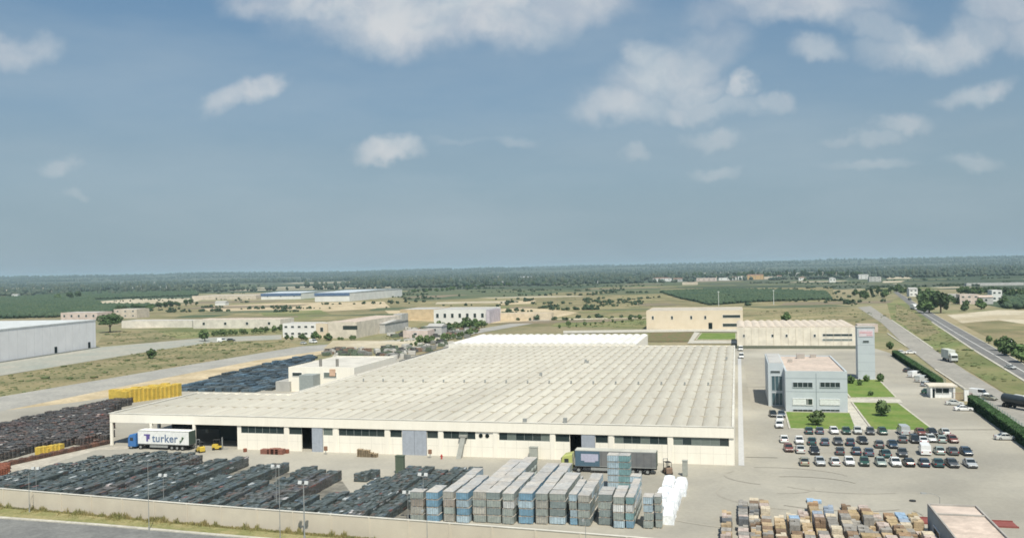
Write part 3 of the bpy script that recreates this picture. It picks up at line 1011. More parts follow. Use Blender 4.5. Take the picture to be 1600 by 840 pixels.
m_whitefar = M('white_render', (0.74, 0.73, 0.70), 0.85, alt=(0.66, 0.65, 0.62), scale=0.1)
m_greyfar = M('grey_render', (0.50, 0.49, 0.47), 0.85)
m_beigefar = M('beige_render', (0.62, 0.54, 0.44), 0.9)
m_orange = M('orange_render', (0.60, 0.40, 0.20), 0.9)
m_pink = M('pink_render', (0.64, 0.53, 0.47), 0.9)
m_tile = M('clay_tile', (0.34, 0.20, 0.15), 0.9)
m_blue = M('blue_cladding', (0.10, 0.16, 0.28), 0.7)
m_blueroof = M('pale_metal_roof', (0.55, 0.60, 0.64), 0.6)
FB = [
    (300, 400, 468, 6, 60, m_beigefar, M('buff_roof', (0.50, 0.45, 0.38), 0.9), 'flat', 'warehouse', 'low beige warehouse left of the blue and white sheds', 'warehouse', 0, 1),
    (408, 470, 467.5, 9, 110, m_whitefar, m_blueroof, 'gable', 'blue_shed', 'long shed with blue band and pale roof, left one of the pair on the plain', 'warehouse', 3, 1),
    (492, 546, 471, 11.5, 190, m_whitefar, m_blueroof, 'gable', 'blue_shed', 'white fronted shed with blue roof edge, right one of the pair on the plain', 'warehouse', 0, 1),
    (95, 152, 500, 6.5, 20, m_pink, m_greyroof, 'flat', 'farm_building', 'pinkish low building just above the roof of the white warehouse', 'building', 5, 1),
    (178, 214, 497, 8, 18, m_beigefar, m_greyroof, 'flat', 'farm_building', 'stepped beige building right behind the umbrella pine', 'building', 3, 2),
    (190, 300, 512, 5, 16, M('pale_wall', (0.70, 0.65, 0.57), 0.9), m_greyroof, 'flat', 'low_shed', 'long pale low shed right of the umbrella pine', 'shed', 0, 1),
    (302, 438, 513, 6, 20, M('pale_wall', (0.70, 0.65, 0.57), 0.9), m_pinkroof, 'flat', 'low_shed', 'long pale shed with pinkish roof left of the terraced office', 'shed', 4, 1),
    (442, 494, 527, 8, 14, m_whitefar, m_greyroof, 'flat', 'terraced_office', 'two storey white office with rows of dark windows beside beige workshop', 'building', 5, 2),
    (494, 512, 527, 8, 26, m_cream, m_greyroof, 'flat', 'stair_block', 'narrow cream block between terraced office and beige workshop', 'building', 1, 1),
    (513, 557, 528, 9, 70, M('cream_workshop', (0.68, 0.61, 0.51), 0.9), m_pinkroof, 'flat', 'workshop', 'beige workshop with one wide dark window and long pale roof', 'workshop', 0, 1),
    (560, 602, 521, 6, 40, m_greyfar, m_greyroof, 'gable', 'grey_shed', 'grey gabled shed right behind the beige workshop', 'shed', 2, 1),
    (625, 678, 500, 8, 40, M('tan_wall', (0.58, 0.46, 0.30), 0.9), m_greyroof, 'flat', 'warehouse', 'tan warehouse attached left of the white building with square windows', 'warehouse', 0, 1),
    (678, 760, 505, 9.5, 40, m_whitefar, m_greyroof, 'flat', 'white_factory', 'white building with a row of small square windows beyond the scrap yard', 'factory', 7, 1),
    (760, 765, 505, 9.0, 30, M('lilac_wall', (0.55, 0.50, 0.55), 0.9), m_greyroof, 'flat', 'side_block', 'narrow lilac block attached to the white building with square windows', 'building', 0, 1),
    (770, 862, 500, 5, 8, M('sandy_wall', (0.68, 0.57, 0.42), 0.9), m_greyroof, 'flat', 'low_shed', 'long sandy low shed right of the white building with square windows', 'shed', 0, 1),
    (630, 668, 528, 4, 12, m_pink, m_greyroof, 'flat', 'yard_shed', 'pinkish shed standing in the scrap yard', 'shed', 1, 1),
    (668, 690, 523, 5, 10, m_greyfar, m_greyroof, 'gable', 'yard_shed', 'small grey gabled shed in the scrap yard', 'shed', 1, 1),
    (615, 628, 512, 9, 12, m_greyfar, m_greyroof, 'flat', 'silo_house', 'narrow dark grey block left of the tan warehouse', 'building', 1, 1),
    (1020, 1049, 439.5, 8, 20, m_whitefar, m_tile, 'hip', 'farmhouse', 'wide white farmhouse with red roof on the plain above the green field', 'house', 4, 1),
    (1052, 1066, 440, 7, 14, m_greyfar, m_tile, 'gable', 'farmhouse', 'grey farmhouse right of the wide white farmhouse', 'house', 2, 1),
    (1066, 1090, 445, 5, 16, m_beigefar, m_pinkroof, 'flat', 'farm_shed', 'low beige farm shed in front of the pink houses', 'shed', 0, 1),
    (1088, 1120, 439, 7, 18, m_pink, m_greyroof, 'flat', 'terraced_house', 'long pink house left of the white villas', 'house', 4, 1),
    (1123, 1141, 438, 6, 14, m_whitefar, m_greyroof, 'flat', 'villa', 'low white villa between long pink house and small white houses', 'house', 2, 1),
    (1143, 1151, 437, 7, 10, m_whitefar, m_tile, 'hip', 'small_house', 'small white house with red hip roof left of the orange building', 'house', 1, 1),
    (1153, 1160, 437, 8, 10, m_whitefar, m_greyroof, 'flat', 'small_house', 'small square white house next to the orange building', 'house', 1, 1),
    (1168, 1193, 436.5, 11, 20, m_orange, m_tile, 'gable', 'orange_building', 'tall orange building among the houses near the horizon', 'building', 3, 2),
    (1194, 1212, 436, 6, 12, m_beigefar, m_greyroof, 'flat', 'farm_shed', 'beige shed right of the orange building', 'shed', 1, 1),
    (1214, 1221, 435.5, 7, 10, m_whitefar, m_tile, 'gable', 'small_house', 'lone white house with gable between the sheds and the trees', 'house', 1, 1),
    (1243, 1249, 431, 9, 10, m_whitefar, m_greyroof, 'flat', 'small_house', 'narrow white tower house above the reddish farmhouse', 'house', 1, 2),
    (1248, 1260, 438.5, 7, 14, m_whitefar, m_tile, 'hip', 'farmhouse', 'white farmhouse with red roof at the edge of the bare field', 'house', 2, 1),
    (1278, 1312, 430, 9, 18, m_beigefar, m_tile, 'flat', 'village_block', 'long beige village block in the trees right of centre', 'building', 6, 2),
    (1296, 1306, 441, 8, 12, m_whitefar, m_greyroof, 'hip', 'farmhouse', 'white farmhouse beside the dark orchard corner', 'house', 2, 1),
    (1342, 1357, 436, 9, 14, m_whitefar, m_greyroof, 'gable', 'farmhouse', 'bright white house at the bend of the distant road', 'house', 2, 2),
    (1358, 1377, 440, 9, 16, m_greyfar, m_greyroof, 'flat', 'villa', 'grey flat roofed villa among cypresses by the highway', 'house', 3, 2),
    (1421, 1434, 463, 8, 14, m_whitefar, m_greyroof, 'gable', 'roadside_house', 'white roadside house left of the big dark trees', 'house', 2, 2),
    (1480, 1500, 468, 5, 12, m_greyfar, m_greyroof, 'flat', 'farm_shed', 'grey shed just right of the big dark trees', 'shed', 1, 1),
    (1500, 1530, 475, 8, 14, m_pink, m_greyroof, 'flat', 'long_farmhouse', 'pink farmhouse behind the pale field right of the highway', 'house', 3, 2),
    (1530, 1552, 475, 6, 14, m_greyfar, m_pinkroof, 'gable', 'farm_shed', 'grey gabled shed right of the pink farmhouse', 'shed', 1, 1),
    (1550, 1566, 471, 10, 14, m_whitefar, m_greyroof, 'flat', 'farmhouse', 'tall white farmhouse at the right end of the pink farm', 'house', 2, 2),
    (1510, 1600, 446, 3.5, 12, m_greyfar, m_blueroof, 'flat', 'greenhouse', 'long pale greenhouse in the green plain at right', 'greenhouse', 0, 1),
    (1453, 1466, 412, 22, 40, m_whitefar, m_greyroof, 'flat', 'distant_mill', 'white block standing above the treeline on the horizon at right', 'building', 3, 2),
    (1340, 1372, 519, 4, 8, m_pink, m_greyroof, 'flat', 'gate_office', 'pink low building directly behind the tall tower', 'building', 2, 1),
    (207, 221, 452, 8, 20, m_whitefar, m_greyroof, 'hip', 'farmhouse', 'white farmhouse alone in the left plain', 'house', 1, 1),
    (250, 268, 451, 7, 20, m_greyfar, m_greyroof, 'gable', 'farmhouse', 'grey farmhouse right of the lone white farmhouse in left plain', 'house', 1, 1),
    (394, 402, 435, 9, 16, m_whitefar, m_greyroof, 'gable', 'farmhouse', 'white farmhouse nearly on the horizon left of the blue sheds', 'house', 1, 1),
    (444, 456, 434, 10, 20, m_whitefar, m_greyroof, 'gable', 'farmhouse', 'white farmhouse nearly on the horizon above the blue sheds', 'house', 1, 1),
    (775, 798, 444, 6, 16, m_greyfar, m_greyroof, 'gable', 'farm_shed', 'grey gabled farm shed in the middle of the plain', 'shed', 0, 1),
    (812, 830, 435, 7, 16, m_greyfar, m_blueroof, 'gable', 'farm_shed', 'pale farm shed under the horizon in the middle of the plain', 'shed', 0, 1),
    (18, 27, 464, 5, 8, m_whitefar, m_greyroof, 'gable', 'field_hut', 'tiny white hut in the green field at far left', 'hut', 0, 1),
    (336, 352, 477, 4, 8, m_whitefar, m_greyroof, 'gable', 'field_hut', 'small white hut below the low beige warehouse', 'hut', 0, 1),
    (900, 945, 442, 4, 14, m_greyfar, m_blueroof, 'flat', 'greenhouse', 'long pale greenhouse left of the wide white farmhouse', 'greenhouse', 0, 1),
    (918, 932, 423.5, 12, 30, m_whitefar, m_blueroof, 'flat', 'farm_shed', 'pale long shed right on the horizon at centre', 'shed', 0, 1),
]
for (u0, u1, vb, h, dep, wm, rm, rf, nm, lb, ct, nw, sy) in FB:
    b = far_building(u0, u1, vb, h, dep, wm, rm, rf, nm, lb, ct, nw, sy)
    if nm == 'blue_shed':
        wdt = (b.children[0].dimensions.x if False else 0)
        me = b.children[0].data
        xs = [v.co.x for v in me.vertices]
        m = MB(); m.box(min(xs) - .1, max(xs) + .1, -.4, -.01, h - 4.0, h - .02)
        m.build('blue_band', m_blue, b)
    if nm == 'workshop':
        m = MB(); m.box(0.5, 9.5, -.12, -.01, 5.0, 7.2); m.build('window', m_glass, b)
rs = random.Random(21)
k = 0
for i in range(34):                                      # scattered farmsteads too small to make out
    u = rs.uniform(10, 1590)
    vv = rs.uniform(3.5, 14)
    w = rs.uniform(4, 9)
    h = rs.uniform(5, 8)
    vb = 436.5 - 0.0203 * u + vv
    b = far_building(u, u + w, vb, h, 12, rs.choice([m_whitefar, m_greyfar, m_beigefar]), rs.choice([m_tile, m_greyroof, m_greyroof]), rs.choice(['gable', 'hip', 'flat']),
                     'distant_farmhouse', 'tiny pale farmhouse scattered among trees on the far plain', 'house', group='scattered farmhouses on the far plain')

# ---- boundary wall in front
bw = thing('boundary_wall', 'long cream concrete boundary wall across the foreground', 'wall', (-81.7, 121.0, 0))
wp = [(-140, 126.4), (-118.2, 124.4), (-81.7, 121.1), (-45.2, 118.6), (-27.4, 117.3), (-14, 116.2), (-2, 115.0)]
m = MB()
m.loft([[(x + 81.7, y - 121 - .12, 0), (x + 81.7, y - 121 + .12, 0), (x + 81.7, y - 121 + .12, 3.0), (x + 81.7, y - 121 - .12, 3.0)] for x, y in wp])
m.build('panel', m_conc, bw)
m = MB()
m.loft([[(x + 81.7, y - 121 - .18, 3.003), (x + 81.7, y - 121 + .18, 3.003), (x + 81.7, y - 121 + .18, 3.1), (x + 81.7, y - 121 - .18, 3.1)] for x, y in wp])
m.build('coping', M('coping_concrete', (0.66, 0.63, 0.56), 0.85), bw)


def along(t, pts=wp):
    seg = [math.dist(pts[i], pts[i + 1]) for i in range(len(pts) - 1)]
    for i, s_ in enumerate(seg):
        if t <= s_ or i == len(seg) - 1:
            f = t / s_
            return (pts[i][0] + (pts[i + 1][0] - pts[i][0]) * f, pts[i][1] + (pts[i + 1][1] - pts[i][1]) * f)
        t -= s_


for i in range(22):
    x, y = along(2 + i * 6.2)
    m = MB(); m.box(x + 81.7 - .12, x + 81.7 + .12, y - 121 - .2, y - 121 - .125, 0, 2.99); m.build('post', m_conc, bw)

# ---- low building in the lower right corner
gb = thing('weigh_office', 'low flat building with pinkish roof and parapet in lower right corner', 'building', (25.2, 100, 0))
m = MB(); m.box(0, 6.3, 0, 35, 0, 3.9); m.build('wall', M('shaded_wall', (0.34, 0.38, 0.40), 0.85), gb)  # bluish dark tone carries the shade of the left side in its colour
m = MB(); m.box(.25, 6.05, .2, 29.9, 3.903, 4.0); m.build('roof', m_pinkroof, gb)
m = MB(); m.box(.25, 6.05, 30.15, 34.8, 3.903, 4.0); m.build('roof', M('pale_pink_roof', (0.60, 0.50, 0.43), 0.9), gb)
m = MB()
m.box(0, .22, 0, 35, 3.903, 4.25); m.box(6.08, 6.3, 0, 35, 3.903, 4.25); m.box(.223, 6.077, 34.8, 35, 3.903, 4.25); m.box(.223, 6.077, 29.93, 30.12, 4.003, 4.22)
m.build('parapet', M('parapet_grey', (0.40, 0.38, 0.35), 0.9), gb)
window(gb, 'x-', 20, 24, 1.2, 2.4, 0.0, m_glass, m_white)
window(gb, 'x-', 27, 31, 1.2, 2.4, 0.0, m_glass, m_white)
wbx0, wbx1 = G(1418, 815)[0], G(1580, 815)[0]
wbr = thing('weighbridge', 'dark red painted weighbridge deck beside the low pink roofed building', 'weighbridge', ((wbx0 + wbx1) / 2, 140.8, 0))
hwid = (wbx1 - wbx0) / 2
m = MB(); m.box(-hwid, hwid, -1.4, 1.4, 0, .28); m.build('deck', flat('oxide_red', (0.25, 0.075, 0.065), 0.8), wbr)
m = MB(); m.box(-hwid, hwid, -1.55, -1.41, 0, .42); m.box(-hwid, hwid, 1.41, 1.55, 0, .42); m.build('guide_rail', flat('oxide_red', (0.25, 0.075, 0.065), 0.8), wbr)

# ---- gatehouse
gx, gy = G(1453, 622)
gh = thing('gatehouse', 'small white gatehouse with overhanging flat roof and wide window', 'gatehouse', (gx + 3.3, gy, 0))
m = MB(); m.box(-3.0, 3.0, .5, 5.5, 0, 3.2); m.build('wall', m_white, gh)
m = MB(); m.box(-3.6, 3.7, -.3, 6.2, 3.203, 3.6); m.build('roof', M('gate_roof', (0.66, 0.60, 0.50), 0.9), gh)
window(gh, 'y', -1.8, 1.8, 1.3, 2.9, .5, m_glass, m_white, mull=1)
m = MB(); m.box(-2.6, -1.95, .38, .49, .1, 2.6); m.build('door', m_dark, gh)
for q in (-2.9, 2.9):
    m = MB(); m.box(q - .25, q + .25, -.1, .4, 0, 3.2); m.build('column', m_white, gh)
pgx, pgy = G(1510, 626)
gp = thing('gate_pier', 'white square gate pier between the gatehouse and the long hedge', 'gate pier', (pgx, pgy, 0))
m = MB(); m.box(-.55, .55, -.4, .4, 0, 3.2); m.build('shaft', m_white, gp)
m = MB(); m.box(-.65, .65, -.5, .5, 3.203, 3.35); m.build('cap', m_kerb, gp)
sg_ = thing('sliding_gate', 'reddish barred sliding gate between gatehouse and white pier', 'gate', ((gx + 7 + pgx) / 2, pgy + 1.0, 0))
m = MB()
for i in range(14):
    q = -2.2 + i * .34
    m.box(q - .03, q + .03, -.03, .03, .15, 2.0)
m.build('bars', flat('gate_red', (0.28, 0.14, 0.11), 0.7), sg_)
m = MB(); m.box(-2.3, 2.4, -.04, .04, .1, .2); m.box(-2.3, 2.4, -.04, .04, 1.95, 2.05); m.build('frame', flat('gate_red', (0.28, 0.14, 0.11), 0.7), sg_)


# ------------------------------------------------------------------ vegetation
def leaf_mat(name, rgb, var=0.25):
    return M(name, rgb, 0.7, alt=tuple(c * 0.55 for c in rgb), scale=0.6, fine=3.0, rnd=var, coord='object')


m_leaf = leaf_mat('leaves_dark', (0.075, 0.125, 0.045))
m_leaf2 = leaf_mat('leaves_mid', (0.11, 0.175, 0.06))
m_leaf3 = leaf_mat('leaves_olive', (0.13, 0.19, 0.07))
m_hedge = leaf_mat('hedge_leaves', (0.045, 0.10, 0.03), 0.05)


def crown_arrays(n, rx, rz, zc_, leaf, rng, lobes=9, flat_bottom=False):
    """n leaf clump quads spread through lobes of the crown volume"""
    L = []
    for _ in range(lobes):
        a = rng.uniform(0, 6.283)
        r = rng.uniform(0.1, 0.62)
        L.append((r * rx * math.cos(a), r * rx * math.sin(a), zc_ + rng.uniform(-.5, .55) * rz, rng.uniform(.35, .6)))
    L = np.array(L)
    pick = np.array([rng.randrange(lobes) for _ in range(n)])
    st = np.random.RandomState(rng.randrange(10 ** 6))
    d = st.normal(size=(n, 3))
    d /= np.linalg.norm(d, axis=1)[:, None]
    rad = st.uniform(.55, 1.0, n) ** .5
    c = L[pick, :3] + d * rad[:, None] * (L[pick, 3][:, None] * np.array([rx, rx, rz]))
    if flat_bottom:
        c[:, 2] = np.maximum(c[:, 2], zc_ - rz * .45 + st.uniform(0, .2, n))
    nrm = d * .7 + st.normal(size=(n, 3)) * .6 + np.array([0, 0, .35])
    nrm /= np.linalg.norm(nrm, axis=1)[:, None]
    e = np.cross(nrm, st.normal(size=(n, 3)))
    e /= np.linalg.norm(e, axis=1)[:, None]
    h = np.cross(nrm, e)
    s_ = (leaf * st.uniform(.6, 1.3, n))[:, None]
    V = np.stack([c - e * s_ - h * s_ * .7, c + e * s_ - h * s_ * .6, c + e * s_ * .8 + h * s_, c - e * s_ * .9 + h * s_ * .8], 1).reshape(-1, 3)
    Fq = np.arange(n * 4).reshape(n, 4)
    return V, Fq


def make_tree(name, label, height, rx, n, leaf, mat, trunk=.35, seed=1, flat_bottom=False, group=None, lobes=9, squash=None):
    rng = random.Random(seed)
    t = thing(name, label, 'tree', (0, 0, 0), 0, group)
    hc = height * (1 - trunk)
    rz = (squash or hc * .62)
    V, Fq = crown_arrays(n, rx, rz, height - rz * .95, leaf, rng, lobes, flat_bottom)
    rawmesh('crown', V, Fq, mat, t)
    m = MB()
    r = height * .028 + .05
    m.cyl((0, 0, -.1), (.05, 0, height * trunk), r * 1.3, r * .9, 8)
    m.cyl((.05, 0, height * trunk), (0, .1, height * .8), r * .9, r * .3, 6)
    for i in range(4):
        a = i * 1.6 + rng.random()
        m.cyl((0, 0, height * trunk * .9), (math.cos(a) * rx * .5, math.sin(a) * rx * .5, height * .72), r * .5, r * .15, 5)
    m.build('trunk', m_bark, t)
    return t


def place(t, x, y, s=1.0, rz=0.0, label=None, group=None, z=0.0, sz=None):
    t.location = (x, y, z)
    t.scale = (s, s, sz or s)
    t.rotation_euler = (0, 0, rz)
    if label:
        t['label'] = label
    if group:
        t['group'] = group
    return t


# the umbrella pine beside the white warehouse
px_, py_ = G(172, 519)
pine = make_tree('umbrella_pine', 'lone round headed umbrella pine beside the white warehouse', 12.5, 8.2, 5200, .42, m_leaf, .3, 5, True, lobes=16, squash=4.6)
place(pine, px_, py_)

protoA = make_tree('broadleaf_tree', 'x', 8, 3.6, 520, .5, m_leaf, .25, 2)
protoB = make_tree('broadleaf_tree', 'x', 7, 4.2, 560, .55, m_leaf2, .22, 8, lobes=7)
protoC = make_tree('cypress_tree', 'x', 10, 1.8, 420, .45, m_leaf, .08, 12, lobes=12, squash=4.4)
protoD = make_tree('olive_tree', 'x', 4.5, 2.6, 300, .4, m_leaf3, .25, 31, lobes=6)
protoE = make_tree('shrub', 'x', 2.0, 1.4, 260, .22, m_leaf2, .05, 44, lobes=6)
protos = {'A': protoA, 'B': protoB, 'C': protoC, 'D': protoD, 'E': protoE}
used = set()


def tree(kind, u, v, s, label, group=None, jitter=0, sz=None):
    p = protos[kind]
    if kind in used:
        p = dup(p)
    used.add(kind)
    x, y = G(u, v)
    rz = random.uniform(0, 6.28)
    p['label'] = label
    p['category'] = 'shrub' if kind == 'E' else 'tree'
    if 'group' in p:
        del p['group']
    place(p, x, y, s, rz, None, None, 0, sz)
    if group:
        p['group'] = group
    return p


SPEC = [
    ('B', 1452, 489, 1.9, 'left of the two big dark trees beside the highway'),
    ('A', 1470, 489, 2.1, 'right of the two big dark trees beside the highway'),
    ('A', 1442, 478, 1.5, 'tree behind the two big dark trees, touching the highway edge'),
    ('C', 1362, 464, 1.1, 'leftmost dark cypress before the grey villa by the highway'),
    ('C', 1372, 462, 1.2, 'dark cypress right in front of the grey villa door side'),
    ('C', 1345, 466, .8, 'small cypress left of the villa trees'),
    ('B', 1336, 462, 1.1, 'bushy tree at the corner of the villa garden by the road fork'),
    ('B', 1352, 467, 1.3, 'bushy tree in the villa garden below the grey villa'),
    ('B', 1382, 465, 1.3, 'bushy tree right of the grey villa cypresses'),
    ('A', 1392, 458, 1.2, 'round tree between the villa and the highway'),
    ('B', 1228, 503, .95, 'bushy dark green tree behind the ribbed warehouse roof'),
    ('E', 236, 560, 2.1, 'dark round bush on the dry field between the two left roads'),
    ('E', 1330, 600, 1.3, 'dark shrub at the left foot of the tall tower'),
    ('E', 1352, 597, 1.1, 'shrub right in front of the tall tower base'),
    ('E', 1377, 597, 1.3, 'dark shrub at the right foot of the tall tower'),
    ('E', 1345, 603, 1.0, 'small bushy shrub on the lawn in front of the tower'),
    ('D', 1378, 651, .95, 'small garden tree on the lawn between office and hedge'),
    ('D', 1276, 666, .85, 'small garden tree on the lawn in front of the office block'),
    ('E', 1360, 619, .8, 'low shrub at the near edge of the lawn by the tower'),
    ('E', 1392, 545, 1.5, 'dark bush at the far end of the long hedge'),
    ('B', 90, 468, 1.6, 'biggest tree of the clump in the left plain'),
    ('A', 110, 468, 1.9, 'dark tree in the clump in the left plain'),
    ('A', 122, 467, 1.9, 'rightmost tree of the clump in the left plain'),
    ('B', 12, 462, 1.6, 'left tree of the pair on the pale strip at far left'),
    ('B', 21, 461, 1.4, 'right tree of the pair on the pale strip at far left'),
    ('B', 1258, 440, 1.2, 'tree beside the white farmhouse at the bare field'),
    ('D', 320, 533, 1.6, 'pale green bush by the parked vehicle on left road'),
    ('B', 1566, 548, .9, 'dark roadside bush right of the highway, upper one'),
    ('B', 1580, 556, 1.0, 'dark roadside bush right of the highway, middle one'),
    ('B', 1596, 566, 1.0, 'dark roadside bush right of the highway at the picture edge'),
    ('D', 1545, 536, .8, 'small scrubby tree at the corner of the pale field'),
    ('B', 1508, 486, .8, 'bushy tree in front of the pink farmhouse'),
    ('B', 1533, 483, 1.2, 'bushy tree in front of the grey gabled farm shed'),
    ('B', 1568, 478, 1.2, 'bushy tree right of the tall white farmhouse'),
]
for kd, u, v, s, lb in SPEC:
    tree(kd, u, v, s, lb)
rs = random.Random(5)
BELTS = [  # kind list, u0, v0, u1, v1, n, size, label, group
    ('AB', 1040, 435, 1165, 433, 22, 1.9, 'dark broadleaf tree behind the pink and white houses of the village', 'trees around the village'),
    ('AAC', 1160, 433, 1345, 434, 44, 2.0, 'dark tree in the belt behind the orange building', 'tree belt behind the orange building'),
    ('AB', 1400, 455, 1470, 470, 16, 1.2, 'dark tree in the grove beyond the highway bend', 'grove beyond the highway'),
    ('AB', 1500, 459, 1600, 462, 20, 1.2, 'dark tree in the row behind the pink farm', 'tree row behind the pink farm'),
    ('AB', 640, 457, 760, 450, 20, 1.1, 'tree in the green belt beyond the scrap yard', 'green belt beyond the scrap yard'),
    ('AB', 740, 447, 900, 444, 26, 1.2, 'tree in the dark row across the middle plain', 'dark tree row across the middle plain'),
    ('AB', 180, 489, 310, 476, 16, 1.0, 'bushy tree in the row above the umbrella pine', 'tree row above the umbrella pine'),
    ('DDE', 330, 525, 440, 518, 18, .9, 'grey green bush left of the terraced office', 'bushes left of the terraced office'),
    ('DDB', 445, 531, 560, 531, 12, .6, 'low bush in front of the terraced office and workshop', 'bushes before the terraced office'),
    ('DB', 680, 517, 760, 512, 14, 1.0, 'bush on the edge of the scrap yard below the white building', 'bushes below the white building'),
    ('DDE', 640, 543, 745, 521, 16, 1.0, 'bush on the slope along the left edge of the big roof', 'bushes along the big roof edge'),
    ('DE', 870, 512, 1005, 500, 12, .9, 'garden bush in the plots left of the cream warehouse', 'bushes in the garden plots'),
    ('AB', 985, 437, 1040, 430, 8, 1.3, 'tree beside the wide white farmhouse', 'trees beside the wide farmhouse'),
    ('AB', 1480, 470, 1510, 478, 6, 1.0, 'tree by the sheds right of the big dark trees', 'trees by the farm sheds'),
]
for kinds, u0, v0, u1, v1, n, s, lb, gp_ in BELTS:
    for i in range(n):
        f = (i + rs.uniform(.1, .9)) / n
        tree(rs.choice(kinds), u0 + (u1 - u0) * f, v0 + (v1 - v0) * f + rs.uniform(-1.2, 1.2), s * rs.uniform(.7, 1.2), lb, gp_)


def in_poly(x, y, P):
    c = False
    j = len(P) - 1
    for i in range(len(P)):
        if (P[i][1] > y) != (P[j][1] > y) and x < (P[j][0] - P[i][0]) * (y - P[i][1]) / (P[j][1] - P[i][1]) + P[i][0]:
            c = not c
        j = i
    return c


# distant woodland and orchards: crowns nobody could count
def hill_z(x, y):
    D = math.hypot(x, y)
    a = math.atan2(x, y)
    top = 44 + 5 * math.sin(a * 7 + 1) + 3 * math.sin(a * 19) + 9 * max(0, min(1, (a + .2) * 1.6))
    f = max(0, min(1, (D - 5200) / 4300))
    return top * f * f * (3 - 2 * f)


hv, hf = [], []
NA, NR = 160, 14
for i in range(NA + 1):
    a = -1.35 + 2.3 * i / NA
    for j in range(NR + 1):
        D = 5000 + 7000 * j / NR
        x, y = D * math.sin(a), D * math.cos(a)
        hv.append((x, y, hill_z(x, y) + .25 if D < 10500 else hill_z(x, y) * (12000 - D) / 1500))
for i in range(NA):
    for j in range(NR):
        k = i * (NR + 1) + j
        hf.append((k, k + 1, k + NR + 2, k + NR + 1))
o = rawmesh('hills', np.array(hv), np.array(hf), m_far)
if o.data.polygons[0].normal.z < 0:
    o.data.flip_normals()
o['kind'] = 'structure'
ICO = None


def ico():
    bm = bmesh.new()
    bmesh.ops.create_icosphere(bm, subdivisions=1, radius=1)
    V = np.array([v.co[:] for v in bm.verts])
    Fq = np.array([[v.index for v in f.verts] for f in bm.faces])
    bm.free()
    return V, Fq


IV, IF = ico()


def mass(name, label, pts, mat, cat=None):
    """pts: (x,y,r,h)"""
    pts = np.array(pts)
    st = np.random.RandomState(len(pts))
    n = len(pts)
    jit = st.uniform(.7, 1.3, (n, len(IV), 1))
    V = IV[None] * jit
    V = V * np.stack([pts[:, 2], pts[:, 2], pts[:, 3] * .55], 1)[:, None, :]
    V[:, :, 2] = V[:, :, 2] + (pts[:, 3] * .5)[:, None]
    if pts.shape[1] > 4:
        V[:, :, 2] += pts[:, 4][:, None]
    V[:, :, 0] += pts[:, 0][:, None]
    V[:, :, 1] += pts[:, 1][:, None]
    Fq = (IF[None] + (np.arange(n) * len(IV))[:, None, None]).reshape(-1, 3)
    o = rawmesh(name, V.reshape(-1, 3), Fq, mat)
    return tag(o, label, None, None, 'stuff')


m_wood = M('far_foliage', (0.04, 0.066, 0.05), 0.9, alt=(0.075, 0.092, 0.062), scale=0.02, fine=0.25)
m_orch = M('orchard_foliage', (0.042, 0.075, 0.042), 0.9, alt=(0.065, 0.095, 0.05), scale=0.03, fine=0.4)
st = np.random.RandomState(9)
wood = []
# patchy: pick clump centres in (bearing, distance), then scatter
for i in range(760):
    u = st.uniform(-120, 1720)
    vv = 2.6 + 24 * st.uniform(0, 1) ** 2.3
    cx_, cy_ = G(u, 436.5 - 0.0203 * u + vv)
    D = math.hypot(cx_, cy_)
    if (1000 < u < 1330 and vv > 18) or (320 < u < 620 and vv > 13) or (195 < u < 275 and vv > 17):
        continue
    if D > 16000:
        continue
    L = st.uniform(60, 420) * (D / 3000) ** .5
    Wd = st.uniform(10, 60) * (D / 3000) ** .7
    n = int(min(60, 8 + L * Wd / 240))
    tall = st.choice([.8, 1, 1, 1.3, 1.9])
    a = st.uniform(-.4, .4)
    for k in range(n):
        p, q = st.uniform(-L, L), st.uniform(-Wd, Wd)
        r = st.uniform(3, 6.5) * max(1, D / 5000)
        wood.append((cx_ + p * math.cos(a) - q * math.sin(a), cy_ + p * math.sin(a) + q * math.cos(a), r, tall * st.uniform(5, 10) * max(1, D / 7000), hill_z(cx_ + p, cy_ + q)))
mid = []
for (u0, u1, va, vb, n) in ((560, 1000, 22, 62, 46), (180, 520, 24, 60, 26), (1120, 1400, 28, 66, 22), (1380, 1600, 28, 60, 16), (760, 1010, 64, 82, 5)):
    for i in range(n):
        u, vv = st.uniform(u0, u1), st.uniform(va, vb)
        x0, y0 = G(u, 436.5 - .0203 * u + vv)
        D = math.hypot(x0, y0)
        L = st.uniform(12, 70) * D / 1200
        a = st.choice([0, 0, 0, 1.3]) + st.uniform(-.15, .15)
        for k in range(int(st.uniform(6, 26))):
            p = st.uniform(-L, L)
            x_, y_ = x0 + p * math.cos(a) + st.normal() * 2.5, y0 + p * math.sin(a) + st.normal() * 2.5
            pu, pv = PX(x_, y_, 0)
            if (1005 < pu < 1165 and pv > 470) or (1150 < pu < 1340 and pv > 496) or (390 < pu < 600 and pv < 474) or (610 < pu < 775 and pv > 478) or (425 < pu < 610 and pv > 488) or (pu > 1385 and pv > 452 and pu < 1500):
                continue
            r_ = st.uniform(.8, 2.4)
            mid.append((x_, y_, r_, r_ * st.uniform(1.0, 1.7)))
mp_ = np.array(mid)
nb = len(mp_)
per = 26
ix = np.repeat(np.arange(nb), per)
dd = st.normal(size=(nb * per, 3))
dd /= np.linalg.norm(dd, axis=1)[:, None]
rr_ = st.uniform(.45, 1.1, nb * per)[:, None]
cc = dd * rr_ * np.stack([mp_[ix, 2], mp_[ix, 2], mp_[ix, 3] * .5], 1) + np.stack([mp_[ix, 0], mp_[ix, 1], mp_[ix, 3] * .5], 1)
e1 = np.cross(dd, st.normal(size=dd.shape)); e1 /= np.linalg.norm(e1, axis=1)[:, None]
e2 = np.cross(dd + st.normal(size=dd.shape) * .4, e1); e2 /= np.linalg.norm(e2, axis=1)[:, None]
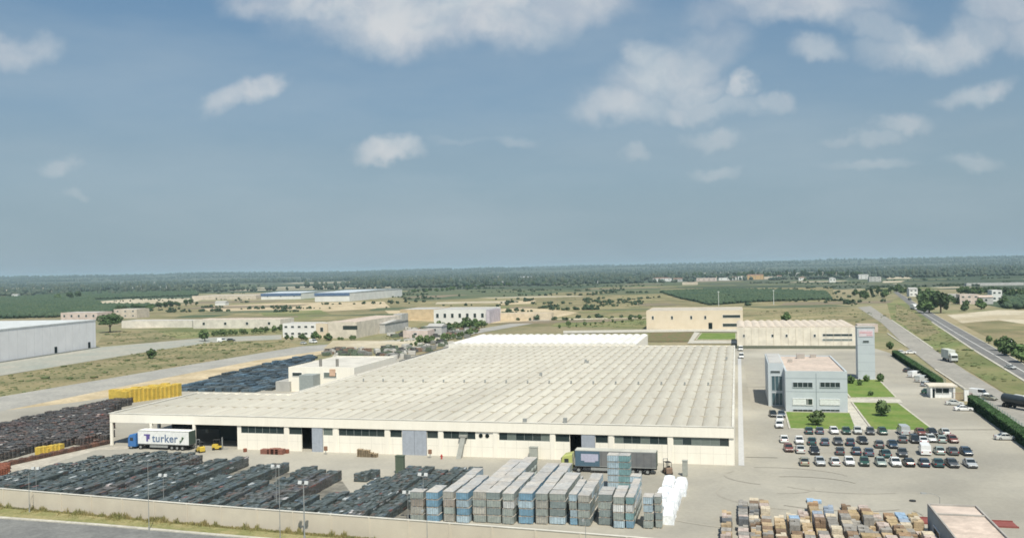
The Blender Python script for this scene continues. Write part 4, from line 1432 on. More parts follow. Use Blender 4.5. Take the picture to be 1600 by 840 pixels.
sz_ = (mp_[ix, 2] * st.uniform(.2, .42, nb * per))[:, None]
VV = np.stack([cc - e1 * sz_ - e2 * sz_, cc + e1 * sz_ - e2 * sz_, cc + e1 * sz_ + e2 * sz_, cc - e1 * sz_ + e2 * sz_], 1).reshape(-1, 3)
VV[:, 2] = np.maximum(VV[:, 2], .02)
tag(rawmesh('hedgerow_scrub', VV, np.arange(len(VV)).reshape(-1, 4), m_orch), 'dark scrub and bush lines dotted across the middle plain', None, None, 'stuff')
mass('distant_woodland', 'dark green woods and tree lines covering the far plain', wood, m_wood)


def orchard(name, label, poly, sp, r, h, mat):
    P = uvs(*poly)
    xs, ys = [p[0] for p in P], [p[1] for p in P]
    out_ = []
    a = st.uniform(-.3, .3)
    cx_, cy_ = sum(xs) / len(xs), sum(ys) / len(ys)
    R_ = max(max(xs) - min(xs), max(ys) - min(ys))
    n = int(R_ / sp)
    for i in range(-n, n + 1):
        for j in range(-n, n + 1):
            x = cx_ + (i * math.cos(a) - j * math.sin(a)) * sp
            y = cy_ + (i * math.sin(a) + j * math.cos(a)) * sp
            if in_poly(x, y, P):
                out_.append((x + st.uniform(-.6, .6), y + st.uniform(-.6, .6), r * st.uniform(.8, 1.2), h * st.uniform(.75, 1.2)))
    if len(out_) > 14000:
        out_ = out_[::int(len(out_) / 14000) + 1]
    return mass(name, label, out_, mat)


orchard('orchard', 'dark green orchard rows filling the triangular field in the middle plain', [(1032, 457), (1130, 452), (1290, 457), (1300, 468), (1180, 472), (1110, 477), (1060, 466)], 5.5, 2.4, 3.2, m_orch)
orchard('orchard', 'green orchard beyond the white warehouse at left', [(0, 498), (-20, 480), (0, 466), (130, 460), (160, 478), (240, 478), (170, 490), (90, 496)], 6.5, 2.8, 4.2, m_orch)
orchard('orchard', 'green orchard right of the pink farm', [(1570, 482), (1566, 468), (1640, 462), (1640, 486)], 5.5, 2.6, 4, m_orch)
orchard('orchard', 'green orchard below the lone farmhouses in the left plain', [(60, 462), (140, 456), (300, 452), (310, 462), (140, 468)], 8, 3.2, 4, m_orch)

# fine scrub tufts over the dry fields
tufts = []
for poly, n in (([(0, 590), (240, 547), (330, 533), (440, 534), (470, 540), (260, 576), (0, 619)], 900), ([(165, 518), (300, 516), (430, 522), (330, 526), (240, 532), (160, 538)], 300),
                ([(1400, 474), (1425, 486), (1520, 548), (1590, 596), (1540, 596), (1456, 542), (1395, 500)], 350), ([(1162, 488), (1310, 480), (1385, 492), (1380, 516), (1240, 500)], 260),
                ([(860, 466), (1020, 456), (1030, 480), (860, 480)], 200), ([(880, 512), (930, 494), (1008, 496), (1008, 510)], 160), ([(590, 527), (700, 512), (735, 512), (700, 524), (640, 536)], 260)):
    P = uvs(*poly)
    xs, ys = [p[0] for p in P], [p[1] for p in P]
    k = 0
    while k < n:
        x, y = st.uniform(min(xs), max(xs)), st.uniform(min(ys), max(ys))
        if in_poly(x, y, P):
            k += 1
            s_ = st.uniform(.2, .8) * (1 + 1.2 * (st.uniform() > .92))
            tufts.append((x, y, s_, s_ * .55))
mass('scrub', 'small dry green tufts dotted over the bare fields', tufts, M('scrub_leaves', (0.15, 0.16, 0.07), 0.95, alt=(0.08, 0.11, 0.045), scale=0.05, fine=0.7))


# grass and tall weeds along the boundary wall
def blades(name, label, pts, mat):
    V, Fq = [], []
    for (x, y, h) in pts:
        a = st.uniform(0, 3.14)
        w = st.uniform(.04, .12)
        lx, ly = st.uniform(-.25, .25) * h, st.uniform(-.25, .25) * h
        n = len(V)
        c, s_ = math.cos(a) * w, math.sin(a) * w
        V += [(x - c, y - s_, 0.02), (x + c, y + s_, 0.02), (x + lx + c * .3, y + ly + s_ * .3, h), (x + lx - c * .3, y + ly - s_ * .3, h)]
        Fq.append((n, n + 1, n + 2, n + 3))
    o = rawmesh(name, np.array(V), np.array(Fq), mat)
    return tag(o, label, None, None, 'stuff')


gp = []
for i in range(12000):
    t_ = st.uniform(0, 90)
    x, y = along(t_)
    d = st.uniform(0, 1) ** 1.5
    w_ = max(.8, 4.6 - t_ * .03)
    clump = .5 + .5 * math.sin(t_ * 1.7 + math.sin(t_ * .9) * 2)
    gp.append((x, y - .3 - d * w_, st.uniform(.12, .35) + (clump ** 3) * (1 - d) * st.uniform(.2, .9)))
blades('verge_weeds', 'dry green grass and weeds along the foot of the boundary wall', gp, M('weed_green', (0.20, 0.20, 0.075), 0.95, alt=(0.30, 0.25, 0.11), scale=0.4, fine=3))


# hedges
def hedge(pts, width, height, label):
    t = thing('hedge', label, 'hedge', (pts[0][0], pts[0][1], 0))
    ox, oy = pts[0]
    m = MB()
    P = [Vector((x - ox, y - oy, 0)) for x, y in pts]
    d = (P[-1] - P[0]).normalized()
    n = Vector((-d.y, d.x, 0))
    L = (P[-1] - P[0]).length
    secs = []
    k = int(L / 1.2)
    for i in range(k + 1):
        c = P[0] + d * (L * i / k)
        w = width / 2 * random.uniform(.85, 1.05)
        h = height * random.uniform(.92, 1.03)
        secs.append([tuple(c + n * q * w + Vector((0, 0, z * h))) for q, z in ((-1, 0), (-1.02, .55), (-.8, .93), (0, 1.0), (.8, .93), (1.02, .55), (1, 0))])
    m.loft(secs)
    m.build('branch_core', m_hedge, t)
    V, Fq = [], []
    cnt = int(L * 150)
    for i in range(cnt):
        a = st.uniform(0, L)
        s_ = st.uniform(-1, 1)
        if st.uniform() < .45:
            q, z = s_ * width / 2 * .95, height * (1.0 - .05 * abs(s_)) + st.uniform(-.05, .1)
        else:
            q, z = math.copysign(width / 2 * 1.02, s_), st.uniform(.05, height)
        c = P[0] + d * a + n * q + Vector((0, 0, z))
        e = Vector(st.normal(size=3)).normalized()
        h = e.orthogonal().normalized()
        r = st.uniform(.09, .2)
        k0 = len(V)
        V += [tuple(c - e * r - h * r), tuple(c + e * r - h * r), tuple(c + e * r + h * r), tuple(c - e * r + h * r)]
        Fq.append((k0, k0 + 1, k0 + 2, k0 + 3))
    rawmesh('foliage', np.array(V), np.array(Fq), m_hedge, t)
    return t


h1a, h1b = G(1398, 556), G(1468, 603)
hedge([h1a, h1b], 1.9, 2.3, 'clipped green hedge behind the gatehouse, the farther of two')
h2a, h2b = G(1519, 633), G(1640, 722)
hedge([h2a, h2b], 2.0, 2.6, 'long clipped green hedge by the yard, the nearer of two')


def mesh_fence(pts, h, label):
    t = thing('mesh_fence', label, 'fence', (pts[0][0], pts[0][1], 0))
    ox, oy = pts[0]
    a, b = Vector((0, 0, 0)), Vector((pts[1][0] - ox, pts[1][1] - oy, 0))
    L = (b - a).length
    d = (b - a).normalized()
    n = int(L / 2.5)
    for i in range(n + 1):
        c = d * (L * i / n)
        m = MB(); m.cyl((c.x, c.y, 0), (c.x, c.y, h), .05, n=6); m.build('post', flat('fence_green', (0.12, 0.25, 0.20), 0.6), t)
    m = MB()
    for z in np.arange(.2, h, .22):
        m.cyl(tuple(a + Vector((0, 0, z))), tuple(b + Vector((0, 0, z))), .022, n=4)
    m.build('wire_panel', flat('fence_green_wire', (0.30, 0.42, 0.36), 0.6), t)
    return t


mesh_fence([(h1a[0] + 1.7, h1a[1]), (h1b[0] + 1.7, h1b[1])], 2.4, 'green wire fence along the farther hedge')
mesh_fence([(h2a[0] + 1.8, h2a[1]), (h2b[0] + 1.8, h2b[1])], 2.8, 'green wire fence along the nearer long hedge')

# ------------------------------------------------------------------ the dusty air
hz_m = bpy.data.materials.new('haze_air')
hz_m.use_nodes = True
hn = hz_m.node_tree
for n in list(hn.nodes):
    if n.type != 'OUTPUT_MATERIAL':
        hn.nodes.remove(n)
pv = hn.nodes.new('ShaderNodeVolumePrincipled')
pv.inputs['Color'].default_value = (0.66, 0.88, 1.0, 1)
pv.inputs['Density'].default_value = HAZE
pv.inputs['Anisotropy'].default_value = 0.0
hn.links.new(pv.outputs[0], [n for n in hn.nodes if n.type == 'OUTPUT_MATERIAL'][0].inputs['Volume'])
m = MB()
m.box(-E_ - 500, E_ + 500, -E_ - 500, E_ + 500, -1.0, 90.0)
hz = m.build('haze', hz_m)
hz['kind'] = 'stuff'
hz['label'] = 'pale summer haze over the plain'
#PART2
# ------------------------------------------------------------------ vehicles
m_tint = flat('car_glass', (0.02, 0.028, 0.032), 0.08, 0.7)
m_lamp = flat('headlight_glass', (0.65, 0.66, 0.64), 0.2, 0.6)
m_tail = flat('tail_light', (0.30, 0.02, 0.02), 0.3)
m_plate = flat('number_plate', (0.7, 0.7, 0.68), 0.5)
m_black = flat('black_plastic', (0.03, 0.03, 0.03), 0.7)
PAINT = {}


def paint(c, rgb):
    if c not in PAINT:
        PAINT[c] = M('paint_' + c.replace(' ', '_'), rgb, 0.22, alt=tuple(x * .93 for x in rgb), scale=2.0, spec=0.6)
    return PAINT[c]


COLR = {'white': (0.80, 0.80, 0.79), 'silver': (0.42, 0.44, 0.45), 'silver green': (0.30, 0.36, 0.33), 'pale grey': (0.55, 0.56, 0.54), 'dark grey': (0.085, 0.09, 0.095), 'dark blue': (0.03, 0.055, 0.09),
        'teal': (0.025, 0.075, 0.08), 'dark green': (0.03, 0.085, 0.06), 'red brown': (0.20, 0.07, 0.055), 'black': (0.02, 0.022, 0.025), 'slate blue': (0.09, 0.12, 0.16), 'olive grey': (0.30, 0.29, 0.22), 'blue': (0.05, 0.17, 0.42)}


def wheel_mesh(r=.31, w=.2):
    a, b = MB(), MB()
    a.cyl((-w / 2, 0, r), (w / 2, 0, r), r, n=16)
    b.cyl((-w / 2 - .012, 0, r), (w / 2 + .012, 0, r), r * .58, n=10)
    return a, b


def car_proto(kind):
    """a car with its nose towards -Y"""
    L, Wd, Ht = {'hatchback': (3.9, 1.66, 1.44), 'saloon': (4.4, 1.72, 1.40), 'estate': (4.5, 1.74, 1.48), 'van': (4.9, 1.9, 2.05)}[kind]
    t = thing('parked_car', 'x', 'car')
    hl, hw = L / 2, Wd / 2
    body = MB()
    prof = {'hatchback': [(-1, .30, .60, .86), (-.97, .22, .68, .95), (-.5, .2, .86, 1.0), (-.42, .2, .90, 1.0), (.78, .2, .93, 1.0), (.93, .22, .92, .97), (1, .32, .72, .90)],
            'saloon': [(-1, .30, .58, .86), (-.97, .22, .66, .95), (-.46, .2, .84, 1.0), (-.4, .2, .88, 1.0), (.55, .2, .91, 1.0), (.62, .2, .93, 1.0), (.95, .22, .90, .96), (1, .32, .70, .88)],
            'estate': [(-1, .30, .58, .86), (-.97, .22, .66, .95), (-.5, .2, .86, 1.0), (-.42, .2, .9, 1.0), (.85, .2, .94, 1.0), (.95, .22, .93, .97), (1, .32, .72, .90)],
            'van': [(-1, .32, .72, .88), (-.97, .24, .9, .96), (-.76, .22, 1.08, 1.0), (-.7, .22, 1.15, 1.0), (.9, .22, 1.15, 1.0), (.98, .24, 1.15, .98), (1, .3, 1.1, .95)]}[kind]
    secs = []
    for (y, zb, zt, w) in prof:
        W_ = hw * w
        secs.append([(-W_, y * hl, zb), (W_, y * hl, zb), (W_ * 1.0, y * hl, (zb + zt) * .5), (W_ * .97, y * hl, zt - .05), (W_ * .86, y * hl, zt), (-W_ * .86, y * hl, zt), (-W_ * .97, y * hl, zt - .05), (-W_, y * hl, (zb + zt) * .5)])
    body.loft(secs)
    bo = body.build('body', None, t, bevel=.03)
    gl = {'hatchback': [(-.44, .86, .9), (-.08, Ht - .08, .78), (.55, Ht - .06, .76), (.88, .95, .86)],
          'saloon': [(-.42, .86, .9), (-.08, Ht - .08, .78), (.36, Ht - .06, .76), (.68, .92, .84)],
          'estate': [(-.44, .88, .9), (-.1, Ht - .08, .78), (.80, Ht - .08, .77), (.93, .95, .84)],
          'van': [(-.74, 1.08, .92), (-.5, Ht - .1, .86), (-.05, Ht - .1, .86), (-.04, 1.1, .93)]}[kind]
    z0 = .86 if kind != 'van' else 1.1
    cab = MB()
    cab.loft([[(-hw * .92, y * hl, z0 - .04), (hw * .92, y * hl, z0 - .04), (hw * w, y * hl, max(z, z0)), (-hw * w, y * hl, max(z, z0))] for y, z, w in gl])
    cab.build('windows', m_tint, t)
    rf = MB()
    if kind == 'van':
        rf.loft([[(-hw * .99, y, 1.12), (hw * .99, y, 1.12), (hw * .93, y, Ht - .06), (hw * .85, y, Ht), (-hw * .85, y, Ht), (-hw * .93, y, Ht - .06)] for y in (-.06 * hl, .97 * hl)])
        rf.loft([[(-hw * .8, -.52 * hl, Ht - .12), (hw * .8, -.52 * hl, Ht - .12), (hw * .78, -.5 * hl, Ht - .03), (-hw * .78, -.5 * hl, Ht - .03)], [(-hw * .86, -.07 * hl, Ht - .12), (hw * .86, -.07 * hl, Ht - .12), (hw * .85, -.07 * hl, Ht - .005), (-hw * .85, -.07 * hl, Ht - .005)]])
    else:
        a, b = gl[1][0] * hl, gl[2][0] * hl
        w = hw * .79
        rf.loft([[(-w, y, Ht - .09), (w, y, Ht - .09), (w * .9, y, Ht - .01), (-w * .9, y, Ht - .01)] for y in (a - .06, b + .06)])
        for s_ in (-1, 1):                               # pillars
            rf.cyl((s_ * hw * .9, gl[0][0] * hl, z0), (s_ * w, a, Ht - .06), .045, n=5)
            rf.cyl((s_ * hw * .86, gl[3][0] * hl, z0), (s_ * w, b, Ht - .06), .06, n=5)
            rf.cyl((s_ * hw * .92, (a + b) / 2, z0), (s_ * w, (a + b) / 2, Ht - .06), .035, n=5)
    ro = rf.build('roof', None, t, bevel=.02)
    bm_ = MB()
    bm_.box(-hw * .88, hw * .88, -hl - .03, -hl + .12, .3, .46)
    bm_.build('bumper', m_black, t)
    gr = MB(); gr.box(-hw * .35, hw * .35, -hl - .02, -hl + .1, .52, .62); gr.build('grille', m_black, t)
    for s_ in (-1, 1):
        h = MB(); h.box(s_ * hw * .68 - .17, s_ * hw * .68 + .17, -hl - .01, -hl + .2, .56, .70); h.build('headlight', m_lamp, t, bevel=.02)
        h = MB(); h.box(s_ * hw * .74 - .12, s_ * hw * .74 + .12, hl - .1, hl + .012, .62, .86); h.build('tail_light', m_tail, t)
        h = MB(); h.box(s_ * (hw + .06) - .09, s_ * (hw + .06) + .09, gl[0][0] * hl + .12, gl[0][0] * hl + .24, .9, 1.03); h.build('wing_mirror', m_black, t)
        for yy in (-.62, .6):
            a, b = wheel_mesh()
            wo = a.build('wheel', m_rubber, t)
            wo.location = (s_ * (hw - .1), yy * hl, 0)
            b.build('rim', m_steel, wo)
    return t


CARP = {k: car_proto(k) for k in ('hatchback', 'saloon', 'estate', 'van')}
car_used = set()


def set_paint(t, mat):
    for ch in t.children:
        if ch.name.split('.')[0] in ('body', 'roof'):
            if not ch.data.materials:
                ch.data.materials.append(mat)
            ch.material_slots[0].link = 'OBJECT'
            ch.material_slots[0].material = mat


def car(kind, colour, x, y, rz, label, group=None):
    t = CARP[kind]
    if kind in car_used:
        t = dup(t)
    car_used.add(kind)
    t.location = (x, y, z_yard + .01)
    t.rotation_euler = (0, 0, rz)
    t['label'] = label
    t['category'] = 'van' if kind == 'van' else 'car'
    if 'group' in t:
        del t['group']
    if group:
        t['group'] = group
    set_paint(t, paint(colour, COLR[colour]))
    return t


for k in ('hatchback', 'saloon', 'estate', 'van'):       # the meshes need their slot before copies are made
    set_paint(CARP[k], paint('silver', COLR['silver']))
LOT = {
    'front row of the car park': [(1257, 729, 'olive grey', 'hatchback'), (1281.5, 729, 'silver', 'hatchback'), (1305, 729, 'pale grey', 'hatchback'), (1328, 729, 'white', 'hatchback'), (1352, 729.5, 'dark green', 'hatchback'), (1377.5, 730, 'silver green', 'hatchback'),
                                  (1401, 730, 'white', 'saloon'), (1421.5, 730.5, 'black', 'hatchback'), (1446, 731, 'dark blue', 'hatchback'), (1468.5, 731, 'teal', 'saloon'), (1490, 731.5, 'dark grey', 'saloon'), (1519, 732, 'silver', 'saloon')],
    'second row of the car park from the front': [(1232, 707, 'red brown', 'hatchback'), (1250.5, 709, 'pale grey', 'saloon'), (1273, 711, 'black', 'saloon'), (1313.5, 712, 'dark grey', 'hatchback'), (1339, 712, 'dark blue', 'hatchback'), (1359, 713.5, 'slate blue', 'saloon'),
                                                  (1385, 716, 'teal', 'saloon'), (1412, 714.5, 'dark grey', 'saloon'), (1447, 711.5, 'white', 'van'), (1470, 711.5, 'silver green', 'hatchback'), (1491, 712, 'dark grey', 'saloon'), (1512.5, 713, 'dark blue', 'hatchback')],
    'third row of the car park from the front': [(1225, 692.5, 'white', 'hatchback'), (1249, 695, 'white', 'hatchback'), (1269, 696, 'teal', 'saloon'), (1289.5, 697, 'slate blue', 'hatchback'), (1310, 696, 'dark grey', 'saloon'), (1329.5, 697.5, 'dark blue', 'hatchback'), (1348.5, 694.5, 'black', 'saloon'),
                                                 (1375, 701, 'dark grey', 'hatchback'), (1396, 701, 'dark blue', 'saloon'), (1412, 693, 'dark grey', 'hatchback'), (1431, 693, 'black', 'estate'), (1444, 694.5, 'white', 'saloon'), (1457, 692, 'pale grey', 'hatchback'), (1473.5, 693, 'silver green', 'hatchback'), (1490.5, 693, 'red brown', 'hatchback')],
    'back row of the car park along the lawn': [(1264, 679, 'teal', 'hatchback'), (1281, 679, 'slate blue', 'hatchback'), (1303.5, 679, 'white', 'hatchback'), (1323, 679, 'dark green', 'saloon'), (1341, 679, 'pale grey', 'hatchback'), (1361, 680, 'dark grey', 'hatchback'), (1380, 680, 'dark green', 'hatchback'),
                                                (1413, 680, 'silver', 'van'), (1440, 681, 'red brown', 'saloon'), (1458, 681, 'black', 'saloon'), (1478, 681, 'pale grey', 'saloon')]}
rs = random.Random(17)
ordn = ['first', 'second', 'third', 'fourth', 'fifth', 'sixth', 'seventh', 'eighth', 'ninth', 'tenth', 'eleventh', 'twelfth', 'thirteenth', 'fourteenth', 'fifteenth']
for row, cars_ in LOT.items():
    for i, (u, v, c, k) in enumerate(cars_):
        x, y = G(u + 1.0, v + 1)
        y += 1.9
        rz = rs.uniform(-.08, .08) + (0 if rs.random() < .6 else math.pi)
        car(k, c, x, y, rz, '%s %s, %s from left, %s' % (c, k, ordn[i], row), 'cars in the car park')
for (u, v, c, k, rz, lb) in [
    (1218, 669, 'white', 'estate', 0, 'nearest white car in the short line left of the lawn'),
    (1219, 660, 'white', 'hatchback', 0, 'white hatchback right behind the nearest one left of the lawn'),
    (1221.5, 652, 'slate blue', 'saloon', 0, 'slate blue saloon beside the office corner'),
    (1208, 652, 'black', 'hatchback', 0.1, 'black car parked at the foot of the glazed office wing'),
    (1420, 582, 'dark grey', 'hatchback', 2.3, 'dark grey car farthest away in the line behind the gatehouse'),
    (1430, 590, 'white', 'van', 2.35, 'white van in the line between hedge and gatehouse'),
    (1441, 597.5, 'pale grey', 'van', 2.4, 'pale grey van in the line just behind the gatehouse'),
    (1449, 604, 'silver', 'estate', 2.4, 'silver estate nearest the gatehouse back corner'),
    (1452, 616, 'dark green', 'hatchback', 1.4, 'dark green car in the shade left of the gatehouse'),
    (1493, 634, 'pale grey', 'saloon', 1.5, 'pale grey saloon in front of the gate pier, the farther of two'),
    (1507, 643, 'white', 'saloon', 1.62, 'white saloon in front of the gate pier, the nearer of two'),
    (1574, 689, 'pale grey', 'saloon', 1.65, 'pale grey saloon alone by the long hedge at the right'),
    (1531, 620, 'white', 'van', 0.85, 'white van standing on the side road beyond the gate pier'),
    (1410, 553, 'white', 'hatchback', 1.5, 'left white car beyond the far end of the hedge'),
    (1424, 553, 'white', 'hatchback', 1.5, 'right white car beyond the far end of the hedge'),
    (1580, 577, 'pale grey', 'saloon', 0.45, 'pale grey car driving on the highway'),
    (1577, 536, 'white', 'van', 1.2, 'white van beside the field right of the highway'),
    (1548, 626, 'olive grey', 'hatchback', .7, 'brownish car behind the white van on the side road'),
    (1422, 469, 'dark grey', 'van', .2, 'dark van far away on the highway'),
    (345, 534, 'white', 'van', 1.9, 'white van on the left road beside a dark bush'),
    (360, 533, 'black', 'estate', 1.8, 'dark estate beside the white van on the left road'),
    (1157.5, 548, 'white', 'van', 0, 'white van behind the right rear corner of the hall, farther one'),
    (1158.5, 560, 'white', 'van', 0, 'white van along the right hall wall, nearer one'),
    (488, 536, 'white', 'van', 1.2, 'white van parked before the terraced office'),
    (473, 538, 'pale grey', 'hatchback', 1.2, 'pale grey car parked before the terraced office')]:
    x, y = G(u, v)
    car(k, c, x, y + 1.0, rz, lb)


# ---- lorries.  local -X is the nose, the trailer runs to +X
def lorry(name, label, x, y, rz, cabm, boxm, L=13.4, Wd=2.55, boxh=2.75, z0=1.2, cab_glass=True, z=None):
    t = thing(name, label, 'lorry', (x, y, z_yard + .01 if z is None else z), rz)
    hw = Wd / 2
    c = MB()
    c.loft([[(xx, -hw * w, .55), (xx, hw * w, .55), (xx, hw * w, zt - .25), (xx, hw * w * .9, zt), (xx, -hw * w * .9, zt), (xx, -hw * w, zt - .25)] for xx, w, zt in ((-2.35, .93, 2.2), (-2.2, .98, 2.75), (-1.9, 1.0, 3.1), (-.35, 1.0, 3.45), (-.3, .98, 3.4))])
    co = c.build('cab', cabm, t, bevel=.04)
    g_ = MB(); g_.box(-2.42, -2.2, -hw * .84, hw * .84, 1.75, 2.55); g_.build('windscreen', m_tint, co)
    for s_ in (-1, 1):
        g_ = MB(); g_.box(-1.75, -.95, s_ * (hw + .002) - .02, s_ * (hw + .002) + .02, 1.8, 2.5); g_.build('side_window', m_tint, co)
        g_ = MB(); g_.box(-2.4, -2.3, s_ * hw * .7 - .2, s_ * hw * .7 + .2, .8, 1.0); g_.build('headlight', m_lamp, co)
    g_ = MB(); g_.box(-2.42, -2.2, -hw * .9, hw * .9, .45, .75); g_.build('bumper', m_black, t)
    ch = MB(); ch.box(-1.9, L, -.45, .45, .75, 1.05); ch.build('chassis', m_black, t)
    b = MB(); b.box(.25, L, -hw, hw, z0, z0 + boxh)
    bo = b.build('box_body', boxm, t, bevel=.03)
    e = MB()
    e.box(.25, L, -hw - .02, -hw - .003, z0, z0 + .14); e.box(.25, L, -hw - .02, -hw - .003, z0 + boxh - .12, z0 + boxh)
    e.build('side_rail', m_steel, bo)
    d = MB(); d.box(L + .003, L + .06, -hw + .05, -.02, z0 + .05, z0 + boxh - .05); d.build('rear_door', flat('door_dark', (0.07, 0.10, 0.08), 0.6), t)
    d = MB(); d.box(L + .003, L + .06, .02, hw - .05, z0 + .05, z0 + boxh - .05); d.build('rear_door', flat('door_dark', (0.07, 0.10, 0.08), 0.6), t)
    for s_ in (-1, 1):
        for xx in (-1.5, .9, L - 4.2, L - 2.9, L - 1.6):
            a = MB(); a.cyl((xx, s_ * (hw - .3), .5), (xx, s_ * (hw - .02), .5), .5, n=18)
            wo = a.build('wheel', m_rubber, t)
            a = MB(); a.cyl((xx, s_ * (hw - .31), .5), (xx, s_ * (hw - .005), .5), .27, n=12); a.build('rim', m_steel, wo)
    m = MB(); m.box(3.2, L - 5.2, -hw + .05, -hw + .09, .5, 1.0); m.build('side_guard', m_steel, t)
    return t, bo


p0, p1 = ONY(222, 700, 171.0)[0], ONY(303, 700, 171.0)[0]
TL = p1 - p0
tk, tb = lorry('white_lorry', 'blue cab lorry with white box trailer lettered turker under the canopy edge', p0 - 1.0, 171.9, 0, paint('blue', COLR['blue']), m_white, L=TL, boxh=3.0, z0=1.15)


def text(body, size, mat, parent, loc, name='lettering', depth=.012):
    cu = bpy.data.curves.new(name, 'FONT')
    cu.body = body
    cu.size = size
    cu.extrude = depth
    cu.space_character = 1.05
    cu.offset = size * .015
    tmp = bpy.data.objects.new(name, cu)
    COL.objects.link(tmp)
    dg = bpy.context.evaluated_depsgraph_get()
    me = bpy.data.meshes.new_from_object(tmp.evaluated_get(dg))
    bpy.data.objects.remove(tmp)
    me.materials.clear()
    me.materials.append(mat)
    o = bpy.data.objects.new(name, me)
    COL.objects.link(o)
    o.parent = parent
    o.rotation_euler = (math.pi / 2, 0, 0)
    o.location = loc
    return o


m_purple = flat('logo_violet', (0.12, 0.09, 0.30), 0.5)
m_txt = flat('letter_blue_grey', (0.13, 0.19, 0.30), 0.5)
hw = 2.55 / 2
text('turker', 2.35, m_txt, tb, (4.0 * TL / 13.4, -hw - .03, 1.75))
m = MB()
k = TL / 13.4
m.box(1.9 * k, 3.5 * k, -hw - .045, -hw - .02, 3.05, 3.35); m.box(2.5 * k, 2.95 * k, -hw - .045, -hw - .02, 1.8, 3.047); m.box(2.98 * k, 3.4 * k, -hw - .045, -hw - .02, 2.3, 3.0)
m.build('logo', m_purple, tb)
m = MB(); m.cyl((11.6 * k, -hw - .05, 2.1), (12.0 * k, -hw - .05, 2.9), .1, .25, 8); m.cyl((11.25 * k, -hw - .05, 1.95), (11.6 * k, -hw - .05, 2.1), .24, .1, 8)
m.build('leaf_mark', flat('mark_green', (0.08, 0.14, 0.08), 0.5), tb)

q0, q1 = ONY(899, 730, 163.5)[0], ONY(1028, 730, 163.5)[0]
QL = q1 - q0
tk2, tb2 = lorry('curtain_lorry', 'lorry with yellow green cab and long grey curtain trailer behind the packs', q0 - .3, 164.8, 0, paint('lime', (0.47, 0.50, 0.17)), M('curtain_grey', (0.18, 0.18, 0.178), 0.8, alt=(0.14, 0.145, 0.15), scale=.6), L=QL, boxh=2.9, z0=1.2)
m = MB(); m.box(.3, QL * .32, -hw - .03, -hw - .022, 1.25, 4.0); pn = m.build('blue_curtain', flat('curtain_blue', (0.08, 0.14, 0.19), 0.7), tb2)
m = MB(); m.box(1.4, 4.6, -hw - .05, -hw - .033, 2.25, 3.5); m.box(2.0, 4.0, -hw - .05, -hw - .033, 2.0, 2.247); m.build('pale_print', flat('print_lilac', (0.45, 0.45, 0.56), 0.7), pn)
m = MB()
j = QL * .34
while j < QL:
    m.box(j - .04, j + .04, -hw - .03, -hw - .021, 1.35, 3.95)
    j += 1.3
m.build('curtain_strap', flat('strap_dark', (0.12, 0.12, 0.12), 0.7), tb2)
m = MB(); m.box(.25, QL, -hw, hw, 4.105, 4.14); m.build('trailer_roof', M('tarp_pale', (0.52, 0.51, 0.45), 0.8), tb2)

bx, by = G(1486, 568)
tk3, tb3 = lorry('box_lorry', 'pale box lorry standing on the side road beyond the hedge', bx + 1.5, by + 5, math.radians(98), paint('pale grey', COLR['pale grey']), M('box_pale', (0.62, 0.64, 0.58), 0.7), L=7.5, boxh=3.3, z0=1.1)
bx, by = G(1430, 484)
tk4, tb4 = lorry('white_van_lorry', 'white lorry far up the highway beside the dark trees', bx, by, math.radians(100), m_white, m_white, L=7.5, boxh=3.2, z0=1.1)
tkx, tky = G(1606, 642)
tn = thing('tank_lorry', 'dark tank lorry on the side road at right picture edge', 'lorry', (tkx, tky, .13), math.radians(-62))
m = MB(); m.cyl((-7.5, 0, 2.3), (2, 0, 2.3), 1.15, n=18); m.build('tank', flat('tank_dark', (0.045, 0.055, 0.06), 0.35, 0.5), tn)
m = MB(); m.box(2.6, 4.8, -1.2, 1.2, .6, 3.2); cbn = m.build('cab', flat('cab_grey', (0.13, 0.14, 0.14), 0.4), tn, bevel=.15)
m = MB(); m.box(4.75, 4.85, -1.0, 1.0, 1.9, 2.8); m.build('windscreen', m_tint, cbn)
m = MB(); m.box(-7.5, 4.6, -.5, .5, .7, 1.1); m.build('chassis', m_black, tn)
m = MB(); m.box(-4, -1, -.35, .35, 3.4, 3.6); m.build('walkway', m_white, tn)
for xx in (-6.6, -5.3, 1.0, 3.8):
    for s_ in (-1, 1):
        m = MB(); m.cyl((xx, s_ * .9, .5), (xx, s_ * 1.22, .5), .5, n=16); m.build('wheel', m_rubber, tn)
for s_ in (-1, 1):
    m = MB(); m.box(4.8, 4.88, s_ * .9 - .18, s_ * .9 + .18, .9, 1.1); m.build('headlight', m_lamp, tn)


